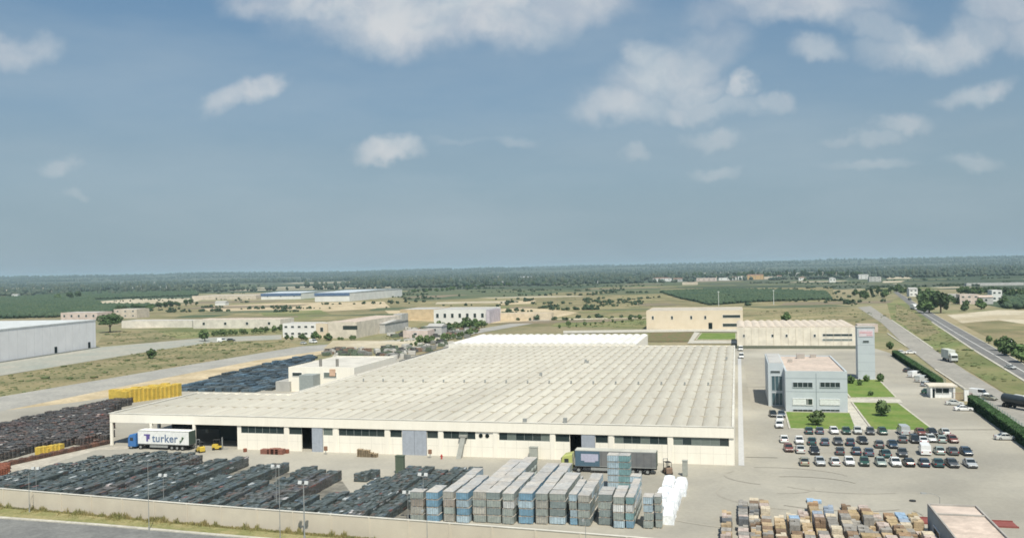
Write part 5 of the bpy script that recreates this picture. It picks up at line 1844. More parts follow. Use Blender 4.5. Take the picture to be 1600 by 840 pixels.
# ---- forklifts
def forklift(label, x, y, rz, colm):
    t = thing('forklift', label, 'forklift', (x, y, z_yard + .01), rz)
    m = MB(); m.loft([[(xx, -.6, .25), (xx, .6, .25), (xx, .6, zt), (xx, -.6, zt)] for xx, zt in ((-1.1, 1.15), (-.8, 1.3), (0.1, 1.2), (.2, .8), (.9, .7))]); m.build('body', colm, t, bevel=.05)
    m = MB(); m.box(-.6, -.1, -.3, .3, .9, 1.05); m.box(-.7, -.6, -.3, .3, .9, 1.6); m.build('seat', m_black, t)
    m = MB()
    for xx, yy in ((-.9, -.5), (-.9, .5), (.6, -.5), (.6, .5)):
        m.cyl((xx, yy, .8), (xx * .85, yy, 2.15), .05, n=6)
    m.box(-.85, .6, -.55, .55, 2.15, 2.2)
    m.build('overhead_guard', m_black, t)
    m = MB(); m.box(.95, 1.08, -.42, -.32, .1, 2.6); m.box(.95, 1.08, .32, .42, .1, 2.6); m.box(.95, 1.08, -.32, .32, 2.5, 2.6); m.build('mast', m_steel, t)
    for s_ in (-1, 1):
        m = MB(); m.box(1.1, 2.2, s_ * .28 - .06, s_ * .28 + .06, .1, .16); m.build('fork', m_steel, t)
        for xx in (-.75, .65):
            m = MB(); m.cyl((xx, s_ * .5, .3), (xx, s_ * .68, .3), .3, n=14); m.build('wheel', m_rubber, t)
    return t


x, y = G(1043, 741)
forklift('brown forklift behind the white wrapped heap near the hall wall', x, y, 2.0, flat('forklift_brown', (0.22, 0.15, 0.11), 0.5))
x, y = G(340, 703)
forklift('yellow forklift at the mouth of the dark canopy bay', x, y, 0.4, flat('forklift_yellow', (0.58, 0.42, 0.06), 0.5))
x, y = G(313, 707)
forklift('yellow forklift just behind the tail of the white lettered trailer', x, y, 2.6, flat('forklift_yellow', (0.58, 0.42, 0.06), 0.5))

# ------------------------------------------------------------------ stored goods
# dark bundles in the long rows of the left yard
m_bund = bpy.data.materials.new('dark_bundles')
m_bund.use_nodes = True
k_ = NG(m_bund.node_tree)
pos = k_.n('ShaderNodeNewGeometry').outputs['Position']
cell = k_.n('ShaderNodeVectorMath', {0: pos, 1: (0.62, 1.3, 0.21)}, operation='SNAP').outputs[0]
wn_ = k_.n('ShaderNodeTexWhiteNoise', {'Vector': cell}).outputs['Value']
zn = k_.noise(pos, 0.09, 3, 0.6)
zmix = k_.m('ADD', k_.m('MULTIPLY', wn_, 0.72), k_.m('MULTIPLY', zn, 0.28))
ramp = k_.ramp(wn_, [(0.0, (0.060, 0.075, 0.072)), (0.30, (0.085, 0.105, 0.103)), (0.52, (0.070, 0.082, 0.076)), (0.68, (0.12, 0.14, 0.14)), (0.80, (0.075, 0.10, 0.115)), (0.90, (0.105, 0.088, 0.075)), (0.965, (0.17, 0.08, 0.07)), (0.975, (0.10, 0.14, 0.18)), (0.982, (0.42, 0.44, 0.44))], 'CONSTANT')  # last pale step mixes white labels with painted sparkle highlights
sm = k_.noise(pos, 2.6, 4, 0.7)
smv = k_.n('ShaderNodeMapRange', {'Value': sm, 'From Min': .3, 'From Max': .7, 'To Min': .55, 'To Max': 1.5}).outputs[0]
col_ = k_.mix(1.0, ramp, k_.n('ShaderNodeCombineColor', {0: smv, 1: smv, 2: smv}).outputs[0], 'MULTIPLY')
red = k_.noise(pos, 0.06, 2, 0.5)
redm = k_.n('ShaderNodeMapRange', {'Value': red, 'From Min': .56, 'From Max': .66, 'To Max': .5}).outputs[0]
col_ = k_.mix(redm, col_, k_.mix(1.0, col_, (1.5, 0.95, 0.88), 'MULTIPLY'))
m_bund.node_tree.links.new(col_, m_bund.node_tree.nodes['Principled BSDF'].inputs['Base Color'])
m_bund.node_tree.nodes['Principled BSDF'].inputs['Roughness'].default_value = 0.6


def bundle_mesh(seed, layers):
    """dark crates piled on a pallet in uneven layers, about 2.6 x 2.1 m"""
    r = random.Random(seed)
    m = MB()
    z = .12
    for yy in (-.8, 0, .8):
        m.box(-1.25, 1.25, yy - .08, yy + .08, 0, z)
    for l in range(layers):
        last = l >= layers - 1
        for i in range(4):
            for j in range(2):
                if last and r.random() < .22:
                    continue
                h = r.uniform(.19, .27 if last else .21)
                x0, y0 = -1.28 + i * .645 + r.uniform(-.03, .03), -1.04 + j * 1.05 + r.uniform(-.03, .03)
                m.box(x0, x0 + .60, y0, y0 + 1.02, z + .002 * (i + j), z + h)
        z += .215
    return m


BUN = []
for sd_, ly in ((1, 7), (2, 7), (3, 7), (4, 7), (5, 8), (6, 7)):
    mb_ = bundle_mesh(sd_, ly)
    me = mb_.mesh('crate_bundle')
    me.materials.append(m_bund)
    BUN.append((me, np.array(mb_.v), mb_.f))
slots = []
# rows run away from the boundary wall; (x of row, near y, far y)
ROWS = [(-131.5, 128, 144), (-128.6, 127.5, 150), (-125.7, 127.5, 157), (-122.6, 127, 161), (-119.5, 127, 163), (-116.4, 126.6, 164), (-112.6, 126, 164), (-109.5, 126, 163), (-106.2, 125.6, 160), (-102.0, 125.5, 152), (-98.8, 125, 159),
        (-95.4, 125, 159), (-91.3, 124.6, 147), (-88.2, 124.5, 156), (-85.0, 124, 156), (-80.8, 124, 143), (-77.9, 123.6, 147), (-74.9, 123.3, 153), (-71.8, 123.2, 151), (-67.5, 123, 134), (-64.4, 123, 139), (-61.0, 122.8, 150), (-58.4, 122.4, 157),
        (-55.6, 122.2, 157), (-52.9, 122, 158), (-49.9, 134, 158), (-46.9, 147, 158)]
rs = random.Random(33)
for ri, (rx_, ya, yb) in enumerate(ROWS):
    y = ya + 1
    while y < yb - 1:
        if True:
            slots.append((rx_ + rs.uniform(-.1, .1), y, rs.uniform(-.02, .02), rs.randrange(6), 'row%d' % ri, ri))
        y += 2.1 + rs.uniform(0, .08)
for yy in (149.5, 151.6, 153.7):
    slots.append((-78.4, yy, 0, 1, 'x', 17))
for yy in (151.0, 153.0):
    slots.append((-66.5 + (yy - 151) * .5, yy, 0, 2, 'x', 20))
slots.sort(key=lambda s: math.hypot(s[0], s[1]))
print('bundles', len(slots))
rowsx = sorted(set(r[0] for r in ROWS))


def rowname(ri):
    n = len(ROWS)
    if ri < n / 2:
        return '%s row from the left' % (ordn[ri] if ri < 15 else str(ri + 1) + 'th')
    return '%s row from the right' % (ordn[n - 1 - ri] if n - 1 - ri < 15 else str(n - ri) + 'th')


for i, (x, y, rz, k, _, ri) in enumerate(slots[:295]):
    o = bpy.data.objects.new('crate_stack', BUN[k][0])
    COL.objects.link(o)
    o.scale = (.97, 1.0, .86 + .28 * ((ri * 5) % 4) / 3 + .04 * (i % 2))
    o.location = (x, y, z_yard + .01)
    o.rotation_euler = (0, 0, rz)
    tag(o, 'dark crate stack behind the boundary wall, in the %s' % rowname(ri), 'crate stack', 'dark crate stacks in rows behind the boundary wall')


def bulk(name, label, items, mat):
    V, Fq, n = [], [], 0
    for (x, y, z, rz, k, s_) in items:
        v = BUN[k][1] * s_
        c, s2 = math.cos(rz), math.sin(rz)
        w = np.stack([v[:, 0] * c - v[:, 1] * s2 + x, v[:, 0] * s2 + v[:, 1] * c + y, v[:, 2] + z], 1)
        V.append(w)
        Fq.append(np.array(BUN[k][2]) + n)
        n += len(w)
    o = rawmesh(name, np.concatenate(V), np.concatenate(Fq), mat)
    return tag(o, label, None, None, 'stuff')


zz = z_yard + .01
bulk('crate_stacks', 'farther dark crate stacks of the long rows towards the hall', [(x, y, zz, rz, k, 1) for x, y, rz, k, _, ri in slots[295:]], m_bund)
# the far left yard: close packed brown-black bundles
P = uvs((-60, 700), (0, 672), (110, 644), (178, 629), (205, 630), (169, 648), (172, 690), (62, 704), (0, 722), (-60, 740))
its = []
xs, ys = [p[0] for p in P], [p[1] for p in P]
x = min(xs)
while x < max(xs):
    y = min(ys)
    while y < max(ys):
        if in_poly(x, y, P) and rs.random() > .04 and not (x > XL - 3 and y > YF - 3):
            its.append((x + rs.uniform(-.2, .2), y, zz, rs.uniform(-.06, .06), rs.randrange(6), 1))
        y += 2.1
    x += 2.75
m_bund2 = m_bund.copy()
m_bund2.name = 'brown_bundles'
t_ = m_bund2.node_tree
for n in t_.nodes:
    if n.type == 'VALTORGB':
        for e, c in zip(n.color_ramp.elements, [(0.045, 0.04, 0.038), (0.075, 0.065, 0.06), (0.06, 0.058, 0.055), (0.10, 0.085, 0.075), (0.07, 0.075, 0.075), (0.12, 0.075, 0.06), (0.20, 0.08, 0.06), (0.11, 0.12, 0.13), (0.36, 0.34, 0.32)]):
            e.color = (*c, 1)
bulk('crate_stacks', 'close packed brown and black crate stacks beyond the service lane at left', its, m_bund2)
P = uvs((-40, 748), (0, 733), (14, 737), (5, 750), (0, 752))
# rusty pile at the left edge
its = []
for i in range(14):
    a = G(-14 + (i % 5) * 5, 735 + (i // 5) * 4)
    its.append((a[0], a[1], zz, .1 * i, (0, 3, 5)[i % 3], .8))
rust = thing('rusty_pile', 'rust red pile of crates at the left edge beside the service lane', 'pile', (its[0][0], its[0][1], 0))
o = bulk('crates', None, [(x - its[0][0], y - its[0][1], z, r, k, s_) for x, y, z, r, k, s_ in its], flat('rust_crate', (0.24, 0.085, 0.05), 0.9))
o.parent = rust

its = []
for i in range(60):
    a = G(12 + (172 - 12) * (i + .5) / 60, 729 + (694 - 729) * (i + .5) / 60)
    its.append((a[0] - .6, a[1], zz, .2, i % 6, .48))
bulk('rusty_crates', 'low rust coloured crates edging the brown stacks along the service lane', its, M('rust_brown', (0.19, 0.10, 0.07), 0.9, alt=(0.09, 0.06, 0.05), scale=.5, fine=2))
# blue crate stacks in the yard left of the works building
m_bluec = M('blue_crate', (0.07, 0.115, 0.155), 0.7, alt=(0.07, 0.08, 0.08), scale=0.12, fine=1.2, rnd=.5, famt=.35)
P = uvs((250, 613), (290, 603), (400, 574), (480, 556), (500, 556), (458, 583), (450, 600), (440, 609), (400, 613))
k = 0
xs, ys = [p[0] for p in P], [p[1] for p in P]
bl = []
y = min(ys)
while y < max(ys):
    x = min(xs)
    while x < max(xs):
        if in_poly(x, y, P) and x > -181.5 - (y - 255) * .12 and rs.random() > .05 and x < XM - 32 + (y - 255) * -.25 + 6:
            bl.append((x, y))
        x += 3.1
    y += 4.3
bl.sort(key=lambda q: q[1])
BM = []
for sd_ in range(4):
    r = random.Random(60 + sd_)
    m = MB()
    h = 0
    for l in range(r.choice((2, 2, 3))):
        for i in range(2):
            m.box(-1.25 + i * 1.27 + r.uniform(-.04, .04), -.06 + i * 1.27 + r.uniform(-.04, .04), -1.7, 1.7, h + .003 * i, h + .42)
        h += .45
    me = m.mesh('blue_crate_stack')
    me.materials.append(m_bluec)
    BM.append(me)
print('blue', len(bl))
for x, y in bl[:290]:
    o = bpy.data.objects.new('blue_crate_stack', rs.choice(BM))
    COL.objects.link(o)
    o.location = (x + rs.uniform(-.2, .2), y, zz)
    o.rotation_euler = (0, 0, rs.uniform(-.05, .05))
    tag(o, 'blue crate stack in the field of blue crates left of the works building', 'crate stack', 'blue crate stacks beyond the canopy roof')

# yellow crates
m_yel = M('yellow_crate', (0.62, 0.45, 0.09), 0.7, alt=(0.52, 0.37, 0.07), scale=0.5, fine=2.0)
ycm = MB()
for l in range(8):
    for i in range(2):
        ycm.box(-1.1 + i * 1.11, -.01 + i * 1.11, -.9, .9, l * .47, l * .47 + .44)
yme = ycm.mesh('yellow_crate_stack')
yme.materials.append(m_yel)
ya_, yb_ = G(196, 630), G(270, 619)
nY = 13
for i in range(nY):
    for j in range(3):
        f = i / (nY - 1)
        o = bpy.data.objects.new('yellow_crate_stack', yme)
        COL.objects.link(o)
        o.location = (ya_[0] + (yb_[0] + 1.5 - ya_[0]) * f - j * 2.2, ya_[1] + (yb_[1] - ya_[1]) * f + j * .25, zz)
        o.rotation_euler = (0, 0, rs.uniform(-.03, .03))
        o.scale = (1, 1, rs.choice((.94, 1, 1, 1.06)))
        tag(o, 'tall yellow crate stack in the big yellow block behind the canopy corner', 'crate stack', 'big block of yellow crate stacks')
for i, (u, v) in enumerate(((56, 711), (62, 710), (68, 709), (75, 708), (81, 707), (87, 706))):
    o = bpy.data.objects.new('yellow_crate_stack', yme)
    COL.objects.link(o)
    a = G(u, v)
    o.location = (a[0] + .6, a[1] + .5, zz)
    o.scale = (.62, .75, .42 if i != 2 else .3)
    tag(o, 'low yellow crate stack beside the service lane, %s of six from the left' % ordn[i], 'crate stack', 'low yellow crates by the service lane')
bx_, by_ = G(110, 692)
o = BM[0].copy()
ob = bpy.data.objects.new('blue_bin', o)
COL.objects.link(ob)
ob.location = (bx_, by_, zz)
ob.scale = (.9, .6, 1.8)
tag(ob, 'blue bin standing at the edge of the brown stacks by the lane', 'bin')

# wrapped packs in front of the hall
WC = {'blue': (0.18, 0.32, 0.43), 'pale blue': (0.40, 0.50, 0.56), 'grey green': (0.32, 0.35, 0.32), 'dark grey green': (0.22, 0.26, 0.255), 'beige': (0.42, 0.40, 0.35), 'white': (0.66, 0.66, 0.64), 'rusty': (0.36, 0.31, 0.26), 'teal': (0.19, 0.33, 0.34)}


def packmat(c):
    """wrapped side in the pack's colour, pale plastic sheet on top"""
    nm = 'wrap_' + c.replace(' ', '_')
    if nm in MATS:
        return MATS[nm]
    m = M(nm, WC[c], 0.45, alt=tuple(x * .78 for x in WC[c]), scale=1.4, fine=5.0, spec=.5, rnd=.12)
    return m


m_topsheet = M('pale_top_sheet', (0.48, 0.44, 0.39), 0.55, alt=(0.42, 0.415, 0.40), scale=0.35, fine=1.5, spec=.4, rnd=.10)
m_pallet = M('pallet_wood', (0.42, 0.33, 0.22), 0.9, alt=(0.30, 0.23, 0.15), scale=2)
PK = {}


def pack_mesh(w, l, h, c):
    key = (round(w, 2), round(l, 2), round(h, 2), c)
    if key in PK:
        return PK[key]
    m = MB()
    m.box(-w / 2 + .03, w / 2 - .03, -l / 2 + .03, l / 2 - .03, .11, h - .05)
    nb = len(m.f)
    for q in (-.4, -.2, .0, .2, .4):                            # straps
        m.box(q * w - .02, q * w + .02, -l / 2 + .015, l / 2 - .015, .12, h - .035)
    n2 = len(m.f)
    m.box(-w / 2, w / 2, -l / 2, l / 2, h - .047, h - .004)
    n3 = len(m.f)
    for q in (-.42, 0, .42):
        m.box(q * w - .07, q * w + .07, -l / 2 + .04, l / 2 - .04, 0, .108)
    me = m.mesh('wrapped_pack')
    for mt in (packmat(c), m_topsheet, m_pallet, flat('strap_blue_grey', (0.15, 0.19, 0.21), 0.6)):
        me.materials.append(mt)
    for i, p in enumerate(me.polygons):
        p.material_index = 0 if i < nb else 3 if i < n2 else (1 if i < n3 else 2)
    PK[key] = me
    return me


# x centre, width, near y, far y, layers, front colours bottom..top, name of the row
PR = [(-47.4, 2.1, 127.4, 133.5, 4, ['grey green', 'beige', 'rusty', 'grey green']), (-45.0, 1.9, 127.5, 132.5, 4, ['blue', 'pale blue', 'blue', 'blue']),
      (-42.6, 1.8, 128.2, 146.5, 4, ['beige', 'grey green', 'rusty', 'beige']), (-40.4, 2.0, 128.0, 144.0, 4, ['pale blue', 'blue', 'pale blue', 'blue']),
      (-38.0, 2.1, 128.8, 153.0, 4, ['grey green', 'beige', 'grey green', 'beige']), (-35.8, 2.2, 128.8, 156.5, 4, ['grey green', 'dark grey green', 'grey green', 'dark grey green']), (-33.5, 1.8, 128.6, 147.0, 4, ['grey green', 'grey green', 'white', 'grey green']),
      (-31.0, 2.2, 129.2, 151.0, 4, ['blue', 'blue', 'pale blue', 'blue']), (-28.6, 1.9, 129.5, 152.5, 4, ['beige', 'grey green', 'beige', 'grey green']), (-26.3, 2.4, 129.8, 148.0, 4, ['pale blue', 'dark grey green', 'dark grey green', 'grey green']),
      (-23.9, 1.2, 129.8, 141.0, 4, ['blue', 'pale blue', 'grey green', 'pale blue']), (-22.3, 1.8, 129.6, 144.5, 4, ['dark grey green', 'grey green', 'dark grey green', 'beige']),
      (-19.3, 2.1, 130.6, 139.0, 4, ['dark grey green', 'dark grey green', 'grey green', 'dark grey green']), (-17.2, 1.7, 129.4, 138.5, 4, ['pale blue', 'grey green', 'white', 'grey green']), (-15.6, 1.2, 129.6, 142.5, 4, ['blue', 'teal', 'white', 'teal']),
      (-13.0, 1.5, 130.0, 136.0, 4, ['grey green', 'grey green', 'pale blue', 'pale blue']), (-11.6, 1.0, 130.5, 134.6, 4, ['grey green', 'dark grey green', 'grey green', 'grey green'])]
LH = 1.15
indiv, inner = [], []
LN = ['bottom', 'second', 'third', 'top']
for ri, (x, w, ya, yb, ly, cols) in enumerate(PR):
    pl = 2.35
    n = max(1, int((yb - ya) / pl))
    hgt = ly
    for j in range(n):
        for l in range(ly):
            if j > n - 2 and l == ly - 1 and ri % 3 == 0:
                continue
            y = ya + pl * (j + .5)
            c = cols[l] if (j == 0 or ri in (7, 9)) else rs.choice([cols[l], cols[l], 'grey green', 'pale blue'])
            shown = j == 0 or l == ly - 1 or (ri in (9, 11, 15)) or (l == ly - 2 and ri in (6, 4, 10, 14, 16))
            (indiv if shown else inner).append((x, w, y, l, c, ri, j, n))
print('packs', len(indiv), len(inner))
for (x, w, y, l, c, ri, j, n) in indiv[:299]:
    o = bpy.data.objects.new('wrapped_pack', pack_mesh(w, 2.32, LH, c))
    COL.objects.link(o)
    o.location = (x + rs.uniform(-.07, .07), y + rs.uniform(-.04, .04), z_yard + .01 + l * LH)
    o.scale = (rs.uniform(.93, 1.0), 1, rs.uniform(.95, 1.03) if l == 3 else 1)
    o.rotation_euler = (0, 0, rs.uniform(-.03, .03))
    where = 'near end' if j == 0 else ('far end' if j == n - 1 else '%s from near end' % ordn[j])
    rn = '%s row from %s' % (ordn[ri] if ri < 9 else ordn[len(PR) - 1 - ri], 'left' if ri < 9 else 'right')
    tag(o, '%s wrapped pack, %s layer, %s, %s' % (c, LN[l], where, rn), 'pack', 'wrapped packs piled in rows behind the boundary wall')
Vs, Fs, n_ = [], [], 0
for (x, w, y, l, c, ri, j, n) in indiv[299:] + inner:
    m = MB(); m.box(x - w / 2 + .06, x + w / 2 - .06, y - 1.1, y + 1.1, z_yard + .01 + l * LH + .1, z_yard + .01 + l * LH + LH - .02)
    Vs += m.v
    Fs += [tuple(q + n_ for q in f) for f in m.f]
    n_ += 8
o = rawmesh('inner_packs', np.array(Vs), np.array(Fs), packmat('grey green'))
tag(o, 'wrapped packs inside the piled rows', None, None, 'stuff')
# the tall pale blue packs farther back by the curtain lorry
for i, (u, l0, c) in enumerate(((960, 0, 'pale blue'), (977, 0, 'teal'), (993, 0, 'pale blue'))):
    xx, yy = ONY(u, 760, 153.5)[0], 153.5
    for l in range(5 if i < 2 else 2):
        o = bpy.data.objects.new('wrapped_pack', pack_mesh(2.0, 2.32, LH, c))
        COL.objects.link(o)
        o.location = (xx, yy, z_yard + .01 + l * LH)
        tag(o, '%s wrapped pack in the %s pile before the curtain lorry, %s up' % (c, ('left tall', 'right tall', 'low')[i], ordn[l]), 'pack', 'tall pale blue piles by the curtain lorry')
# white wrapped heap
m_sheet = M('white_sheeting', (0.85, 0.86, 0.86), 0.5, alt=(0.72, 0.75, 0.79), scale=0.9, fine=2.5, bump=.12, bscale=1.8)
for i, (x, y, w, l, h) in enumerate(((-13.0, 139.2, 1.3, 6.5, 1.5), (-11.4, 136.2, 1.4, 7.5, 1.9), (-13.0, 146.3, 1.5, 7.0, 1.8), (-11.3, 144.4, 1.5, 8.0, 2.0), (-12.7, 153.6, 1.4, 6.5, 2.0), (-10.7, 153.0, 1.5, 8.0, 1.8))):
    m = MB()
    secs = []
    r = random.Random(i)
    n = 9
    for k in range(n):
        yy = -l / 2 + l * k / (n - 1)
        e = 1 - .22 * abs(2 * k / (n - 1) - 1) ** 3
        hh = h * e * r.uniform(.9, 1.06)
        q = r.uniform(-.1, .1)
        ww = w / 2 * r.uniform(.9, 1.08)
        secs.append([(-ww * 1.08, yy, 0), (ww * 1.08, yy, 0), (ww * 1.02 + q, yy, hh * .55), (ww * .82 + q, yy, hh * .93), (q, yy, hh), (-ww * .8 + q, yy, hh * .92), (-ww + q, yy, hh * .5)])
    m.loft(secs)
    o = m.build('sheeted_pile', m_sheet)
    o.location = (x + .9, y, zz)
    o.scale = (1.3, 1, 1.05)
    tag(o, 'white sheeted pile beside the blue packs, %s %s' % (('nearest pair', 'middle pair', 'farthest pair')[i // 2], ('left one', 'right one')[i % 2]), 'pile', 'white sheeted piles in a double row')

# coloured pallet loads at the lower right
PALC = {'tan': (0.46, 0.35, 0.22), 'orange brown': (0.42, 0.28, 0.17), 'pale pink': (0.52, 0.43, 0.38), 'grey': (0.33, 0.31, 0.28), 'dark grey': (0.14, 0.145, 0.15), 'ochre': (0.46, 0.35, 0.20), 'grey blue': (0.30, 0.35, 0.42), 'cream': (0.58, 0.50, 0.38), 'pale blue': (0.36, 0.50, 0.66), 'brown': (0.26, 0.18, 0.12)}
PM = {}


def load_mesh(c, h, seed):
    key = (c, h, seed)
    if key in PM:
        return PM[key]
    r = random.Random(seed)
    m = MB()
    for q in (-.45, 0, .45):
        m.box(q - .06, q + .06, -.6, .6, 0, .09)
    m.box(-.56, .56, -.62, .62, .093, .12)
    n1 = len(m.f)
    z = .123
    n = int(h / .36)
    for l in range(n):
        for i in range(2):
            for j in range(2):
                if l == n - 1 and r.random() < .15:
                    continue
                a, b = -.54 + i * .545 + r.uniform(-.01, .01), -.6 + j * .605 + r.uniform(-.01, .01)
                m.box(a, a + .53, b, b + .59, z + .002 * (i + j), z + .345)
        z += .355
    me = m.mesh('pallet_load')
    me.materials.append(m_pallet)
    me.materials.append(M('load_' + c.replace(' ', '_'), PALC[c], 0.8, alt=tuple(x * .72 for x in PALC[c]), scale=1.2, fine=4, rnd=.15))
    for i, p in enumerate(me.polygons):
        p.material_index = 0 if i < n1 else 1
    PM[key] = me
    return me


# columns of loads: x, far y, near y, colours
LC = [(-2.0, 137.0, 119, ['tan', 'pale pink', 'grey', 'grey', 'dark grey']), (0.3, 143.5, 119, ['grey', 'grey', 'dark grey', 'grey']), (1.9, 143.5, 119, ['cream', 'brown', 'grey', 'dark grey', 'grey']), (3.5, 144, 119, ['brown', 'tan', 'pale pink', 'cream', 'cream', 'tan']),
      (5.2, 133, 119, ['cream', 'tan', 'tan', 'ochre']), (7.2, 137, 119, ['cream', 'ochre', 'orange brown', 'pale blue', 'grey']), (8.9, 139, 119, ['pale pink', 'pale pink', 'tan', 'cream']), (10.6, 143.5, 119, ['tan', 'orange brown', 'tan', 'ochre', 'pale pink', 'grey blue']),
      (12.5, 141.5, 119, ['ochre', 'grey blue', 'grey blue', 'cream', 'grey']), (14.3, 137, 119, ['brown', 'grey', 'grey', 'cream', 'grey']), (15.9, 140.5, 119, ['cream', 'ochre', 'tan', 'grey', 'grey']), (17.4, 139, 119, ['pale pink', 'brown', 'ochre', 'grey']),
      (18.9, 140, 119, ['tan', 'pale pink', 'grey', 'tan', 'pale pink']), (20.6, 138, 119, ['orange brown', 'tan', 'ochre', 'ochre']), (22.2, 138.6, 119, ['pale blue', 'pale blue', 'grey blue', 'cream']), (23.7, 137.4, 123, ['ochre', 'cream', 'tan', 'pale pink'])]
npl = 0
for ci, (x, yf, yn, cols) in enumerate(LC):
    y = yf
    k = 0
    hh = rs.choice((1.1, 1.45, 1.8))
    while y > yn:
        c = cols[k] if k < len(cols) else rs.choice([q for q in cols if 'blue' not in q] + ['grey', 'tan', 'brown', 'pale pink', 'grey'])
        if rs.random() < .4:
            hh = rs.choice((1.1, 1.45, 1.8, 2.2))
        if rs.random() > .05:
            o = bpy.data.objects.new('pallet_load', load_mesh(c, hh, rs.randrange(3)))
            COL.objects.link(o)
            o.location = (x + rs.uniform(-.1, .1), y, zz)
            o.rotation_euler = (0, 0, rs.uniform(-.04, .04))
            o.scale = (1.25, 1.35, 1.0)
            cn = '%s column from the %s' % (ordn[ci] if ci < 8 else ordn[len(LC) - 1 - ci], 'left' if ci < 8 else 'right')
            tag(o, '%s pallet load, %s from far end, %s of coloured loads' % (c, ordn[min(k, 14)], cn), 'pallet load', 'coloured pallet loads in the lower right')
            npl += 1
        y -= 1.75
        k += 1
print('loads', npl)
o = bpy.data.objects.new('pallet_load', load_mesh('pale blue', 1.1, 0)); COL.objects.link(o); a = G(1272, 786); o.location = (a[0], a[1], zz); o.scale = (2.0, 1.3, .4)
tag(o, 'flat pale blue sheeted load alone behind the orange brown loads', 'pallet load')
o = bpy.data.objects.new('pallet_load', load_mesh('brown', 1.1, 0)); COL.objects.link(o); a = G(1322, 797); o.location = (a[0], a[1], zz); o.scale = (1.2, 1.2, .6)
tag(o, 'low dark brown load standing alone behind the cream and ochre loads', 'pallet load')
a = G(1426, 784)
m = MB(); m.cyl((0, 0, 0), (0, 0, .16), .5, n=16); o = m.build('manhole_cover', m_black); o.location = (a[0], a[1], z_yard + .002); tag(o, 'dark round manhole cover in the bare pavement left of the thin lamp post', 'manhole cover')

# goods along the hall front
for i, (u, w, h) in enumerate(((416, 2.0, 1.0), (425, 1.5, 1.1), (431, 1.7, 1.2), (438, 1.7, 1.1))):
    x, y = ONY(u, 708, 170.6)[0], 170.6
    m = MB()
    for j in range(3):
        m.box(-w / 2, w / 2, -.7, .7, j * h / 3, j * h / 3 + h / 3 - .04)
    o = m.build('red_crates', flat('brick_red', (0.25, 0.11, 0.08), 0.85)); o.location = (x, y, zz)
    tag(o, 'brick red crates along the hall front, %s of four from the left' % ordn[i], 'crates', 'brick red crates by the hall wall')
for i, u in enumerate((563, 568.5, 574, 579.5, 586)):
    x = ONY(u, 710, 170.8)[0]
    hgt = (1.5, 1.4, 1.4, .9, .7)[i]
    m = MB()
    j = 0
    while j * .16 < hgt:
        m.box(-.55, .55, -.5, .5, j * .16, j * .16 + .03)
        for q in (-.45, 0, .45):
            m.box(q - .06, q + .06, -.5, .5, j * .16 + .033, j * .16 + .127)
        j += 1
    o = m.build('pallet_stack', m_pallet); o.location = (x, 170.8, zz)
    tag(o, 'stack of empty grey pallets against the hall front, %s of five from the left' % ordn[i], 'pallet stack', 'empty pallet stacks at the hall front')
for i, (u, v, h, nm, lb, mt) in enumerate([(509, 706, 1.7, 'hydrant_box', 'brown hose box on a post right of the first grey sliding door', flat('box_brown', (0.25, 0.14, 0.09), 0.8)),
                                           (672, 712, 1.7, 'hydrant_box', 'brown hose box on a post right of the wide double sliding door', flat('box_brown', (0.25, 0.14, 0.09), 0.8)),
                                           (383, 704, .7, 'oil_drum', 'rusty drum left of the brick red crates by the hall wall', flat('rust_crate', (0.24, 0.085, 0.05), 0.9)),
                                           (449, 707, .8, 'oil_drum', 'rusty drum right of the brick red crates by the hall wall', flat('rust_crate', (0.24, 0.085, 0.05), 0.9))]):
    x = ONY(u, v, 171.6)[0]
    t = thing(nm, lb, nm.replace('_', ' '), (x, 171.6, zz))
    if nm == 'hydrant_box':
        m = MB(); m.box(-.06, .06, -.06, .06, 0, .8); m.build('post', m_steel, t)
        m = MB(); m.box(-.35, .35, -.18, .18, .8, h); m.build('cabinet', mt, t, bevel=.03)
    else:
        m = MB(); m.cyl((0, 0, 0), (0, 0, h), .4, n=14); m.cyl((0, 0, h * .33), (0, 0, h * .36), .43, n=14); m.cyl((0, 0, h * .66), (0, 0, h * .7), .43, n=14); m.build('drum', mt, t)
x = ONY(690, 713, 171)[0]
t = thing('fire_hydrant', 'small red fire hydrant on the apron between two dark windows', 'fire hydrant', (x, 171, zz))
m = MB(); m.cyl((0, 0, 0), (0, 0, .8), .16, n=10); m.cyl((0, 0, .8), (0, 0, .95), .2, .05, 10); m.build('barrel', flat('hydrant_red', (0.45, 0.05, 0.04), 0.5), t)
m = MB(); m.cyl((-.3, 0, .55), (.3, 0, .55), .09, n=8); m.build('outlet', flat('hydrant_red', (0.45, 0.05, 0.04), 0.5), t)
